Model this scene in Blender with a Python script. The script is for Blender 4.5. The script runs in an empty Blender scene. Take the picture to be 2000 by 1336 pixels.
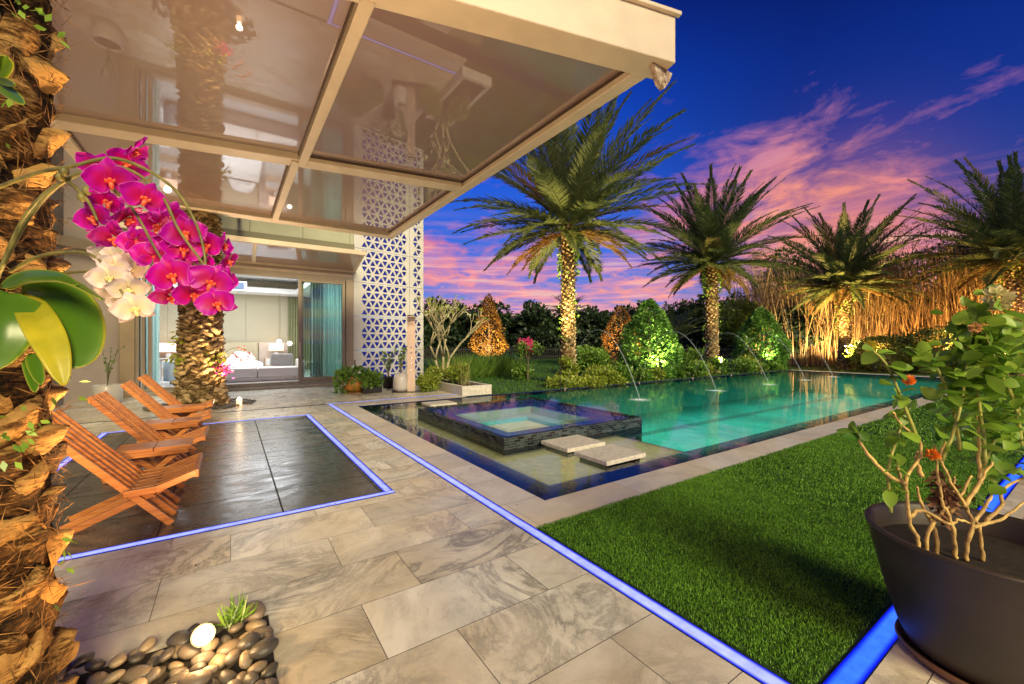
import bpy, math, random
import numpy as np
from mathutils import Vector, Matrix, noise
random.seed(7); rng = np.random.default_rng(7)
rad = math.radians
sc = bpy.context.scene
COL = sc.collection
FX = (math.sin(rad(34.1)), math.cos(rad(34.1))); RX = (FX[1], -FX[0]); CH = 1.4; FL = 812.0

def at(px, py, d):
    """world point seen at photo pixel (px, py) at forward depth d (metres)"""
    r = (px - 1000) / FL * d
    return Vector((d*FX[0] + r*RX[0], d*FX[1] + r*RX[1], CH - (py - 668) / FL * d))

# ------------------------------------------------------------------ objects
def tag(o, label=None, cat=None, group=None, kind=None):
    if label: o['label'] = label
    if cat: o['category'] = cat
    if group: o['group'] = group
    if kind: o['kind'] = kind
    return o

def thing(name, label, cat, loc=(0, 0, 0), rz=0.0, group=None):
    o = bpy.data.objects.new(name, None); COL.objects.link(o)
    o.empty_display_size = .1
    o.location = loc; o.rotation_euler = (0, 0, rz)
    return tag(o, label, cat, group)

def mesh_np(name, V, F, attr=None, smooth=False):
    """V (n,3); F (m,k) all faces k-sided"""
    me = bpy.data.meshes.new(name)
    V = np.asarray(V, dtype=np.float32); F = np.asarray(F, dtype=np.int32)
    m, k = F.shape
    me.vertices.add(len(V)); me.vertices.foreach_set('co', V.ravel())
    me.loops.add(m*k); me.loops.foreach_set('vertex_index', F.ravel())
    me.polygons.add(m)
    me.polygons.foreach_set('loop_start', np.arange(0, m*k, k, dtype=np.int32))
    me.polygons.foreach_set('loop_total', np.full(m, k, dtype=np.int32))
    if smooth: me.polygons.foreach_set('use_smooth', np.ones(m, dtype=bool))
    me.update(calc_edges=True)
    if attr is not None:
        a = me.attributes.new('tone', 'FLOAT', 'FACE'); a.data.foreach_set('value', np.asarray(attr, dtype=np.float32))
    return me

def link(name, me, m, parent=None, label=None):
    o = bpy.data.objects.new(name, me); COL.objects.link(o)
    if m is not None:
        if not me.materials: me.materials.append(m)
    if parent is not None: o.parent = parent
    if label: o['label'] = label
    return o

class M:
    """collects shapes, builds ONE mesh object"""
    def __init__(s): s.v = []; s.f = []; s.uv = {}
    def add(s, vs, fs):
        b = len(s.v); s.v += [tuple(v) for v in vs]; s.f += [tuple(i+b for i in f) for f in fs]; return s
    def box(s, x0, x1, y0, y1, z0, z1, mx=None):
        vs = [Vector((x, y, z)) for z in (z0, z1) for y in (y0, y1) for x in (x0, x1)]
        if mx is not None: vs = [mx @ v for v in vs]
        return s.add(vs, [(0, 2, 3, 1), (4, 5, 7, 6), (0, 1, 5, 4), (2, 6, 7, 3), (0, 4, 6, 2), (1, 3, 7, 5)])
    def quad(s, a, b, c, d): return s.add([a, b, c, d], [(0, 1, 2, 3)])
    def beam(s, a, b, w, h, up=Vector((0, 0, 1))):
        a = Vector(a); b = Vector(b); d = (b-a).normalized(); sd = d.cross(up)
        if sd.length < 1e-4: sd = Vector((1, 0, 0))
        sd.normalize(); u = sd.cross(d)
        vs = [p + sd*sx*w/2 + u*sz*h/2 for p in (a, b) for sz in (-1, 1) for sx in (-1, 1)]
        return s.add(vs, [(0, 1, 3, 2), (4, 6, 7, 5), (0, 4, 5, 1), (2, 3, 7, 6), (0, 2, 6, 4), (1, 5, 7, 3)])
    def tube(s, pts, rs, n=8, cap=True):
        pts = [Vector(p) for p in pts]; N = len(pts)
        if not hasattr(rs, '__len__'): rs = [rs]*N
        vs = []; prev = None
        for i, p in enumerate(pts):
            t = (pts[min(i+1, N-1)] - pts[max(i-1, 0)]).normalized()
            if prev is None:
                a = t.cross(Vector((0, 0, 1)))
                if a.length < 1e-3: a = t.cross(Vector((1, 0, 0)))
            else:
                a = prev - t*prev.dot(t)
            a.normalize(); prev = a; b = t.cross(a)
            for k in range(n):
                an = 2*math.pi*k/n
                vs.append(p + (a*math.cos(an) + b*math.sin(an))*rs[i])
        fs = [(i*n+k, i*n+(k+1) % n, (i+1)*n+(k+1) % n, (i+1)*n+k) for i in range(N-1) for k in range(n)]
        if cap: fs += [tuple(reversed(range(n))), tuple((N-1)*n+k for k in range(n))]
        return s.add(vs, fs)
    def lathe(s, prof, n=32, c=(0, 0, 0)):
        vs = []; c = Vector(c)
        for r, z in prof:
            for k in range(n):
                an = 2*math.pi*k/n; vs.append(c + Vector((r*math.cos(an), r*math.sin(an), z)))
        N = len(prof)
        fs = [(i*n+k, i*n+(k+1) % n, (i+1)*n+(k+1) % n, (i+1)*n+k) for i in range(N-1) for k in range(n)]
        if prof[0][0] > 1e-4: pass
        return s.add(vs, fs)
    def disc(s, r, z, n=32, c=(0, 0, 0), flip=False):
        c = Vector(c); vs = [c + Vector((r*math.cos(2*math.pi*k/n), r*math.sin(2*math.pi*k/n), z)) for k in range(n)]
        return s.add(vs, [tuple(range(n)) if not flip else tuple(reversed(range(n)))])
    def ball(s, c, r, n=10, sz=1.0):
        prof = []; m = n//2
        b = len(s.v)
        vs = []
        for i in range(m+1):
            a = -math.pi/2 + math.pi*i/m
            for k in range(n):
                t = 2*math.pi*k/n
                vs.append(Vector(c) + Vector((r*max(math.cos(a), .02)*math.cos(t), r*max(math.cos(a), .02)*math.sin(t), r*sz*math.sin(a))))
        fs = [(i*n+k, i*n+(k+1) % n, (i+1)*n+(k+1) % n, (i+1)*n+k) for i in range(m) for k in range(n)]
        return s.add(vs, fs)
    def build(s, name, m, parent=None, bevel=0, smooth=False, label=None, seg=2, mod=True):
        me = bpy.data.meshes.new(name); me.from_pydata([tuple(v) for v in s.v], [], s.f)
        me.update()
        if smooth: me.polygons.foreach_set('use_smooth', [True]*len(me.polygons))
        o = link(name, me, m, parent, label)
        if bevel:
            md = o.modifiers.new('b', 'BEVEL'); md.width = bevel; md.segments = seg; md.limit_method = 'ANGLE'
        return o

def dup(root, loc, rz=None, label=None, group=None):
    r = root.copy(); COL.objects.link(r); r.location = loc
    if rz is not None: r.rotation_euler = (0, 0, rz)
    if label: r['label'] = label
    if group: r['group'] = group
    for ch in root.children:
        c = ch.copy(); COL.objects.link(c); c.parent = r
        for g in ch.children:
            d = g.copy(); COL.objects.link(d); d.parent = c
    return r

# ------------------------------------------------------------------ materials
class NT:
    def __init__(s, name):
        s.m = bpy.data.materials.new(name); s.m.use_nodes = True; s.t = s.m.node_tree; s.t.nodes.clear()
        s.out = s.n('ShaderNodeOutputMaterial')
    def n(s, typ, **kw):
        nd = s.t.nodes.new(typ)
        for k, v in kw.items():
            if k.startswith('i_'):
                nd.inputs[k[2:].replace('_', ' ')].default_value = v
            else: setattr(nd, k, v)
        return nd
    def l(s, a, b): s.t.links.new(a, b)
    def coord(s, which='Object', scale=(1, 1, 1), rot=(0, 0, 0), loc=(0, 0, 0)):
        tc = s.n('ShaderNodeTexCoord'); mp = s.n('ShaderNodeMapping')
        if which == 'World':
            g = s.n('ShaderNodeNewGeometry'); s.l(g.outputs['Position'], mp.inputs['Vector'])
        else: s.l(tc.outputs[which], mp.inputs['Vector'])
        mp.inputs['Scale'].default_value = scale; mp.inputs['Rotation'].default_value = rot; mp.inputs['Location'].default_value = loc
        return mp.outputs['Vector']
    def noise(s, vec, scale, detail=4, rough=.55, dist=0.0):
        nd = s.n('ShaderNodeTexNoise'); s.l(vec, nd.inputs['Vector'])
        nd.inputs['Scale'].default_value = scale; nd.inputs['Detail'].default_value = detail
        nd.inputs['Roughness'].default_value = rough; nd.inputs['Distortion'].default_value = dist
        return nd.outputs['Fac']
    def ramp(s, fac, stops):
        r = s.n('ShaderNodeValToRGB'); e = r.color_ramp.elements
        while len(e) > 1: e.remove(e[-1])
        e[0].position = stops[0][0]; e[0].color = c4(stops[0][1])
        for p, c in stops[1:]:
            x = e.new(p); x.color = c4(c)
        s.l(fac, r.inputs['Fac']); return r.outputs['Color']
    def mix(s, f, a, b, mode='MIX'):
        x = s.n('ShaderNodeMix', data_type='RGBA', blend_type=mode)
        s.set(x.inputs['Factor'], f); s.set(x.inputs['A'], a); s.set(x.inputs['B'], b)
        return x.outputs['Result']
    def set(s, inp, v):
        if isinstance(v, bpy.types.NodeSocket): s.l(v, inp)
        elif isinstance(v, (tuple, list)): inp.default_value = c4(v) if inp.type == 'RGBA' else v
        else: inp.default_value = v
    def math(s, op, a, b=0.0, clamp=False):
        x = s.n('ShaderNodeMath', operation=op, use_clamp=clamp); s.set(x.inputs[0], a); s.set(x.inputs[1], b); return x.outputs[0]
    def bump(s, h, strength=.3, dist=.01):
        b = s.n('ShaderNodeBump'); b.inputs['Strength'].default_value = strength; b.inputs['Distance'].default_value = dist
        s.l(h, b.inputs['Height']); return b.outputs['Normal']
    def bsdf(s, color, rough=.5, normal=None, metal=0, spec=.5, **kw):
        b = s.n('ShaderNodeBsdfPrincipled'); s.set(b.inputs['Base Color'], color); s.set(b.inputs['Roughness'], rough)
        b.inputs['Metallic'].default_value = metal; b.inputs['Specular IOR Level'].default_value = spec
        if normal is not None: s.l(normal, b.inputs['Normal'])
        for k, v in kw.items(): s.set(b.inputs[k.replace('_', ' ')], v)
        return b.outputs[0]
    def fin(s, sh): s.l(sh, s.out.inputs['Surface']); return s.m

def c4(c): return tuple(c) if len(c) == 4 else (c[0], c[1], c[2], 1)

def m_plain(name, col, rough=.5, var=.12, scale=6, bump=.1, metal=0, spec=.5, col2=None, bd=.004):
    t = NT(name); v = t.coord('Object'); n = t.noise(v, scale, 5)
    c2 = col2 or tuple(x*(1-var*2) for x in col); c1 = tuple(min(x*(1+var), 1) for x in col)
    c = t.ramp(n, [(.3, c2), (.7, c1)])
    n2 = t.noise(v, scale*9, 3)
    rr = t.math('ADD', t.math('MULTIPLY', n, .25), rough-.12)
    return t.fin(t.bsdf(c, rr, t.bump(n2, bump, bd) if bump else None, metal, spec))

def m_leaf(name, dark, light, rough=.45, trans=.3, old=None):
    t = NT(name)
    a = t.n('ShaderNodeAttribute', attribute_name='tone').outputs['Fac']
    oi = t.n('ShaderNodeObjectInfo').outputs['Random']
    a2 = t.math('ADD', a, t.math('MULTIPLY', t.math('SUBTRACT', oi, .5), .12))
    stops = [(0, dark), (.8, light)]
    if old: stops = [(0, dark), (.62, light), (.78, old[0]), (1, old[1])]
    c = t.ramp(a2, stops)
    b = t.bsdf(c, rough, spec=.4)
    tr = t.n('ShaderNodeBsdfTranslucent'); t.l(c, tr.inputs['Color'])
    mx = t.n('ShaderNodeMixShader'); mx.inputs[0].default_value = trans
    t.l(b, mx.inputs[1]); t.l(tr.outputs[0], mx.inputs[2])
    return t.fin(mx.outputs[0])

def m_emit(name, col, s):
    t = NT(name); e = t.n('ShaderNodeEmission'); e.inputs['Color'].default_value = c4(col); e.inputs['Strength'].default_value = s
    return t.fin(e.outputs[0])

def m_marble(name='marble_paving', w=.914, h=.457, base=((.50, .475, .41), (.96, .93, .82)), rough=.29, off=(0, 0, 0), rot=0.0, mortar=.0022, vein=.7, seed=0.0):
    t = NT(name); v = t.coord('World', rot=(0, 0, rot), loc=off)
    br = t.n('ShaderNodeTexBrick'); t.l(v, br.inputs['Vector'])
    br.inputs['Scale'].default_value = 1; br.inputs['Brick Width'].default_value = w; br.inputs['Row Height'].default_value = h
    br.inputs['Mortar Size'].default_value = mortar; br.inputs['Mortar Smooth'].default_value = .2
    br.inputs['Color1'].default_value = (0, 0, 0, 1); br.inputs['Color2'].default_value = (1, 1, 1, 1); br.inputs['Bias'].default_value = 0
    br.offset = .37; br.squash = 1
    rnd = br.outputs['Color']
    # shift the stone pattern per slab
    cx = t.n('ShaderNodeVectorMath', operation='MULTIPLY_ADD'); t.l(rnd, cx.inputs[0]); cx.inputs[1].default_value = (37+seed, 19, 11); t.l(v, cx.inputs[2])
    vr = t.n('ShaderNodeVectorRotate', rotation_type='Z_AXIS'); t.l(cx.outputs[0], vr.inputs['Vector']); t.l(t.math('MULTIPLY', rnd, 2.2), vr.inputs['Angle'])
    st = t.n('ShaderNodeMapping'); t.l(vr.outputs[0], st.inputs['Vector']); st.inputs['Scale'].default_value = (1, .6, 1)
    sv = st.outputs['Vector']
    n1 = t.noise(sv, 1.7, 8, .62, 1.6); n2 = t.noise(sv, 5.5, 10, .68, .8); n3 = t.noise(v, 90, 3)
    f = t.math('ADD', t.math('MULTIPLY', n1, .6), t.math('MULTIPLY', n2, .4))
    c = t.ramp(f, [(.34, base[0]), (.47, tuple((a+b)/2 for a, b in zip(*base))), (.6, base[1])])
    # warm patches
    n4 = t.noise(sv, .9, 3)
    c = t.mix(t.ramp(n4, [(.4, (0, 0, 0)), (.65, (.52, .52, .52))]), c, (.70, .54, .28), 'MIX')
    # dark veins
    vn = t.math('ABSOLUTE', t.math('SUBTRACT', t.noise(sv, 2.3, 9, .7, 2.0), .5))
    vm = t.ramp(vn, [(0, (1, 1, 1)), (.02, (.55, .55, .55)), (.075, (0, 0, 0))])
    pt = t.ramp(t.noise(sv, 1.1, 3), [(.42, (0, 0, 0)), (.62, (1, 1, 1))])
    c = t.mix(t.math('MULTIPLY', t.math('MULTIPLY', vm, pt), vein), c, (.07, .068, .062))
    sm_ = t.math('MULTIPLY', t.ramp(t.noise(sv, 3.4, 9, .72, 1.2), [(.60, (0, 0, 0)), (.76, (1, 1, 1))]), t.ramp(t.noise(v, .8, 2), [(.48, (0, 0, 0)), (.66, (.6, .6, .6))]))
    c = t.mix(sm_, c, (.09, .085, .075))
    c = t.mix(t.math('MULTIPLY', rnd, .5), c, t.mix(1, c, (.62, .6, .58), 'MULTIPLY'))
    c = t.mix(t.math('MULTIPLY', n3, .18), c, (.18, .16, .13))
    c = t.mix(br.outputs['Fac'], c, (.10, .085, .07))
    hh = t.math('SUBTRACT', t.math('ADD', t.math('MULTIPLY', n2, .5), t.math('MULTIPLY', n3, .12)), t.math('MULTIPLY', br.outputs['Fac'], 1.2))
    hh = t.math('ADD', hh, t.math('MULTIPLY', rnd, .25))
    rr = t.math('ADD', t.math('MULTIPLY', n2, .3), rough-.15)
    return t.fin(t.bsdf(c, rr, t.bump(hh, .45, .008), spec=.5))

MAR = m_marble()
COP = m_marble('coping_marble', 1.2, .6, ((.52, .50, .48), (.78, .76, .74)), .4, vein=.25, seed=5)
TRAV = m_plain('white_stone', (.62, .59, .52), .6, .12, 18, .5, bd=.006)

def m_slate():
    t = NT('dark_slate'); v = t.coord('World')
    br = t.n('ShaderNodeTexBrick'); t.l(t.coord('World', loc=(-.36, .32, 0)), br.inputs['Vector'])
    br.inputs['Scale'].default_value = 1; br.inputs['Brick Width'].default_value = .8; br.inputs['Row Height'].default_value = .8
    br.inputs['Mortar Size'].default_value = .007; br.offset = 0; br.inputs['Color1'].default_value = (0, 0, 0, 1); br.inputs['Color2'].default_value = (1, 1, 1, 1)
    st = t.coord('World', (1, .25, 1), (0, 0, .35))
    n1 = t.noise(st, 1.2, 8, .6, 1.2); n2 = t.noise(t.coord('World', (1, 1.8, 1), (0, 0, .3)), 3.2, 10, .68, .8); n3 = t.noise(v, 60, 4)
    c = t.ramp(n1, [(.32, (.022, .020, .017)), (.5, (.075, .067, .052)), (.68, (.20, .17, .12))])
    c = t.mix(t.math('MULTIPLY', br.outputs['Color'], .6), c, (.025, .026, .027))
    c = t.mix(br.outputs['Fac'], c, (.003, .003, .003))
    h = t.math('SUBTRACT', t.math('ADD', t.math('MULTIPLY', n2, .45), t.math('MULTIPLY', n3, .12)), t.math('MULTIPLY', br.outputs['Fac'], .6))
    rr = t.math('ADD', t.ramp(n2, [(.3, (.13, .13, .13)), (.7, (.40, .40, .40))]), t.math('MULTIPLY', br.outputs['Fac'], .5))
    return t.fin(t.bsdf(c, rr, t.bump(h, .22, .004), spec=.7))
SLATE = m_slate()

def m_mosaic(name, c1, c2, w=.05, h=.02, rough=.12, mort=(.16, .16, .15), axis='XZ'):
    t = NT(name); g = t.n('ShaderNodeNewGeometry')
    sx = t.n('ShaderNodeSeparateXYZ'); t.l(g.outputs['Position'], sx.inputs[0])
    cb = t.n('ShaderNodeCombineXYZ')
    if axis == 'XZ':
        t.l(t.math('ADD', sx.outputs[0], sx.outputs[1]), cb.inputs[0]); t.l(sx.outputs[2], cb.inputs[1])
    else:
        t.l(sx.outputs[0], cb.inputs[0]); t.l(sx.outputs[1], cb.inputs[1])
    br = t.n('ShaderNodeTexBrick'); t.l(cb.outputs[0], br.inputs['Vector'])
    br.inputs['Scale'].default_value = 1; br.inputs['Brick Width'].default_value = w; br.inputs['Row Height'].default_value = h
    br.inputs['Mortar Size'].default_value = .0018; br.inputs['Color1'].default_value = c4(c1); br.inputs['Color2'].default_value = c4(c2)
    br.inputs['Mortar'].default_value = c4(mort)
    n = t.noise(t.coord('World'), 14, 4)
    c = t.mix(t.math('MULTIPLY', n, .7), br.outputs['Color'], tuple(x*.3 for x in c1))
    return t.fin(t.bsdf(c, rough, t.bump(br.outputs['Fac'], -.3, .003), spec=.7))
MOS = m_mosaic('dark_glass_mosaic', (.004, .007, .010), (.075, .11, .12), .11, .034)
NAVY = m_mosaic('navy_pool_tile', (.010, .06, .55), (.025, .13, .90), .025, .025, .2, (.006, .015, .10), 'XY')
SHELF = m_plain('sand_pool_plaster', (.56, .47, .27), .6, .12, 9, .3, col2=(.42, .36, .20))
TEAL = m_plain('teal_pool_plaster', (.05, .42, .34), .6, .12, 1.2, 0)
LANE = m_plain('lane_tile', (.02, .19, .16), .5, .1, 3, 0)

def m_water(name='pool_water', tint=(.80, .97, .93), wav=.02, sc_=2.2, ior=1.24):
    t = NT(name); v = t.coord('World', (1, .5, 1)); n = t.noise(v, sc_, 3, .5)
    nm = t.bump(n, .35, wav)
    tr = t.n('ShaderNodeBsdfTransparent'); tr.inputs['Color'].default_value = c4(tint)
    gl = t.n('ShaderNodeBsdfGlossy'); gl.inputs['Roughness'].default_value = .03; t.l(nm, gl.inputs['Normal'])
    fr = t.n('ShaderNodeFresnel'); fr.inputs['IOR'].default_value = ior; t.l(nm, fr.inputs['Normal'])
    mx = t.n('ShaderNodeMixShader'); t.l(fr.outputs[0], mx.inputs[0]); t.l(tr.outputs[0], mx.inputs[1]); t.l(gl.outputs[0], mx.inputs[2])
    return t.fin(mx.outputs[0])
WATER = m_water()

def m_glass(name, tint=(.85, .92, .9), ior=1.5, extra=.0, body=None, bodyf=0):
    t = NT(name)
    tr = t.n('ShaderNodeBsdfTransparent'); tr.inputs['Color'].default_value = c4(tint)
    gl = t.n('ShaderNodeBsdfGlossy'); gl.inputs['Roughness'].default_value = .0
    lw = t.n('ShaderNodeLayerWeight'); lw.inputs['Blend'].default_value = .5
    f = t.math('ADD', t.math('MULTIPLY', t.math('POWER', lw.outputs['Facing'], 4), .8), .045+extra, True)
    mx = t.n('ShaderNodeMixShader'); t.l(f, mx.inputs[0])
    base = tr.outputs[0]
    if body:
        df = t.bsdf(body, .5); m2 = t.n('ShaderNodeMixShader'); m2.inputs[0].default_value = bodyf
        t.l(base, m2.inputs[1]); t.l(df, m2.inputs[2]); base = m2.outputs[0]
    t.l(base, mx.inputs[1]); t.l(gl.outputs[0], mx.inputs[2])
    return t.fin(mx.outputs[0])
GLASS = m_glass('window_glass')
CANGLASS = m_glass('canopy_glass', (.5, .42, .42), 1.35, .15, (.255, .17, .15), .95)

def m_led(name, edge, core, s):
    """diffuser strip: uv v runs across the strip"""
    t = NT(name); uv = t.n('ShaderNodeAttribute', attribute_name='across').outputs['Fac']
    n = t.math('ADD', t.math('MULTIPLY', t.noise(t.coord('World'), 14, 3), .9), t.math('MULTIPLY', t.noise(t.coord('World'), 1.3, 2), .5)); n = t.math('SUBTRACT', n, .22)
    f = t.math('ABSOLUTE', t.math('SUBTRACT', uv, .5))
    c = t.ramp(f, [(.22, core), (.40, edge), (.455, tuple(x*.6 for x in edge)), (.47, (.004, .004, .006))])
    e = t.n('ShaderNodeEmission'); t.l(c, e.inputs['Color']); t.l(t.math('MULTIPLY', t.math('ADD', n, .5), s), e.inputs['Strength'])
    return t.fin(e.outputs[0])
LEDW = m_led('led_lavender', (.02, .03, .75), (.42, .46, 1.0), 1.3)
LEDB = m_led('led_blue', (.004, .012, .6), (.035, .15, 1.0), 1.6)

def m_wood(name='teak', c=((.20, .05, .010), (.52, .17, .030), (.68, .28, .07))):
    t = NT(name); v = t.coord('Object', (2.5, 40, 40)); n = t.noise(v, 1.6, 6, .6, .5)
    oi = t.n('ShaderNodeObjectInfo').outputs['Random']
    v2 = t.coord('Object', (1.2, 60, 60)); n2 = t.noise(v2, 3, 4)
    f = t.math('ADD', t.math('MULTIPLY', n, .75), t.math('MULTIPLY', n2, .25))
    f = t.math('ADD', f, t.math('MULTIPLY', t.math('SUBTRACT', oi, .5), .15))
    cc = t.ramp(f, [(.3, c[0]), (.5, c[1]), (.7, c[2])])
    return t.fin(t.bsdf(cc, .38, t.bump(f, .25, .003), spec=.5))
TEAK = m_wood()

def m_boot(name='palm_boot', c=((.02, .011, .005), (.16, .085, .03), (.50, .33, .15)), scale=1.0):
    t = NT(name); v = t.coord('Object', (1, 1, 1))
    tone = t.n('ShaderNodeAttribute', attribute_name='tone').outputs['Fac']
    st = t.coord('Object', (5*scale, 5*scale, 28*scale), (.5, .35, 0)); n1 = t.noise(st, 2.2, 9, .72, 1.0)
    n2 = t.noise(v, 7*scale, 7, .7); n3 = t.noise(v, 55*scale, 5, .7)
    f = t.math('ADD', t.math('MULTIPLY', n1, .5), t.math('MULTIPLY', n2, .35))
    f = t.math('ADD', t.math('MULTIPLY', t.math('SUBTRACT', f, .425), 1.5), .425); f = t.math('ADD', f, t.math('MULTIPLY', n3, .24)); f = t.math('ADD', f, t.math('MULTIPLY', t.math('SUBTRACT', tone, .5), .24))
    cc = t.ramp(f, [(.36, c[0]), (.5, c[1]), (.62, c[2])])
    return t.fin(t.bsdf(cc, .8, t.bump(f, 1.0, .02/scale), spec=.2))
BOOT = m_boot('palm_bark_near', ((.004, .002, .001), (.11, .05, .013), (.50, .29, .09)), 1.5)
BOOT2 = m_boot('palm_bark', ((.03, .02, .009), (.30, .20, .085), (.62, .47, .25)), .6)
CORE = m_plain('fibre_core', (.035, .02, .009), .9, .4, 14, .9, bd=.02)

WHITE = m_plain('white_powdercoat', (.56, .47, .36), .42, .06, 3, .05)
TAUPE = m_plain('taupe_aluminium', (.33, .27, .20), .45, .06, 3, .05)
STUC = m_plain('beige_stucco', (.46, .42, .35), .85, .07, 2, .35)
FASC = m_plain('pale_green_fascia', (.40, .42, .30), .7, .06, 1.5, .1)
PANELW = m_plain('white_panel', (.62, .62, .62), .5, .05, 2, .05)
FAB = m_plain('linen', (.78, .70, .64), .95, .05, 40, .25)
SHEET = m_plain('patterned_bedlinen', (.8, .79, .78), .9, .02, 5, .1)
ROOMW = m_plain('room_wall_fabric', (.44, .40, .29), .9, .04, 60, .15)
ROOMC = m_plain('room_ceiling', (.8, .8, .8), .8, .02, 3, 0)
STEEL = m_plain('brushed_steel', (.62, .50, .40), .42, .04, 2, 0, metal=.75)
BLK = m_plain('black_plastic', (.022, .019, .017), .42, .3, 3, .2)
SOIL = m_plain('soil', (.03, .02, .013), .95, .4, 30, .9, bd=.02)

# ------------------------------------------------------------------ leaf generators
def rhomb(P, D, N, L, W, tone, name='leaves', fold=0.0):
    """leaf quads: base P, direction D, normal-ish N, length L, width W"""
    D = D/np.linalg.norm(D, axis=1, keepdims=True)
    S = np.cross(D, N); S /= (np.linalg.norm(S, axis=1, keepdims=True)+1e-9)
    L = np.broadcast_to(np.asarray(L, dtype=float), (len(P),))[:, None]; W = np.broadcast_to(np.asarray(W, dtype=float), (len(P),))[:, None]
    v = np.stack([P, P + D*L*.45 + S*W*.5, P + D*L, P + D*L*.45 - S*W*.5], axis=1)
    n = len(P); F = np.arange(n*4).reshape(n, 4)
    return v.reshape(-1, 3), F, np.broadcast_to(tone, (n,))

def join(parts):
    V = []; F = []; T = []; b = 0
    for v, f, t in parts:
        V.append(v); F.append(f+b); T.append(t); b += len(v)
    return np.concatenate(V), np.concatenate(F), np.concatenate(T)

def rdir(n):
    d = rng.normal(size=(n, 3)); return d/np.linalg.norm(d, axis=1, keepdims=True)

def blob_leaves(clusters, n, L, W, up=.2, shell=.55, tone_lo=.1, tone_hi=.9):
    """leaves through a set of ellipsoid clumps (cx,cy,cz,rx,ry,rz)"""
    cl = np.array(clusters, dtype=float); vol = (cl[:, 3]*cl[:, 4]*cl[:, 5])**(.67); k = rng.choice(len(cl), n, p=vol/vol.sum())
    d = rdir(n); r = shell + (1-shell)*rng.random(n)**.6; r *= 1 + rng.normal(size=n)*.07
    c = cl[k]; P = c[:, :3] + d*r[:, None]*c[:, 3:6]
    D = d*.6 + rdir(n)*.8; D[:, 2] += up
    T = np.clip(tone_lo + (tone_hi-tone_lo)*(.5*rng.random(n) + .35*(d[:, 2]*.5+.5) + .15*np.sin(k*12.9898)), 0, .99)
    return rhomb(P, D, rdir(n), L*(.7+.6*rng.random(n)), W*(.7+.6*rng.random(n)), T)

def foliage(name, clusters, n, L, W, m, parent=None, **kw):
    v, f, t = blob_leaves(clusters, n, L, W, **kw)
    return link(name, mesh_np(name, v, f, t), m, parent)

def clumpy(c, R, k, r, squash=1.0, zc=0.0):
    """k clumps spread on an ellipsoid (R=(rx,ry,rz)) centred c"""
    out = []
    for i in range(k):
        d = rdir(1)[0]; s = .35 + .65*random.random()
        rr = r*(.7+.6*random.random())
        out.append((c[0]+d[0]*R[0]*s, c[1]+d[1]*R[1]*s, c[2]+d[2]*R[2]*s, rr, rr, rr*squash*.85))
    return out

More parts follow.
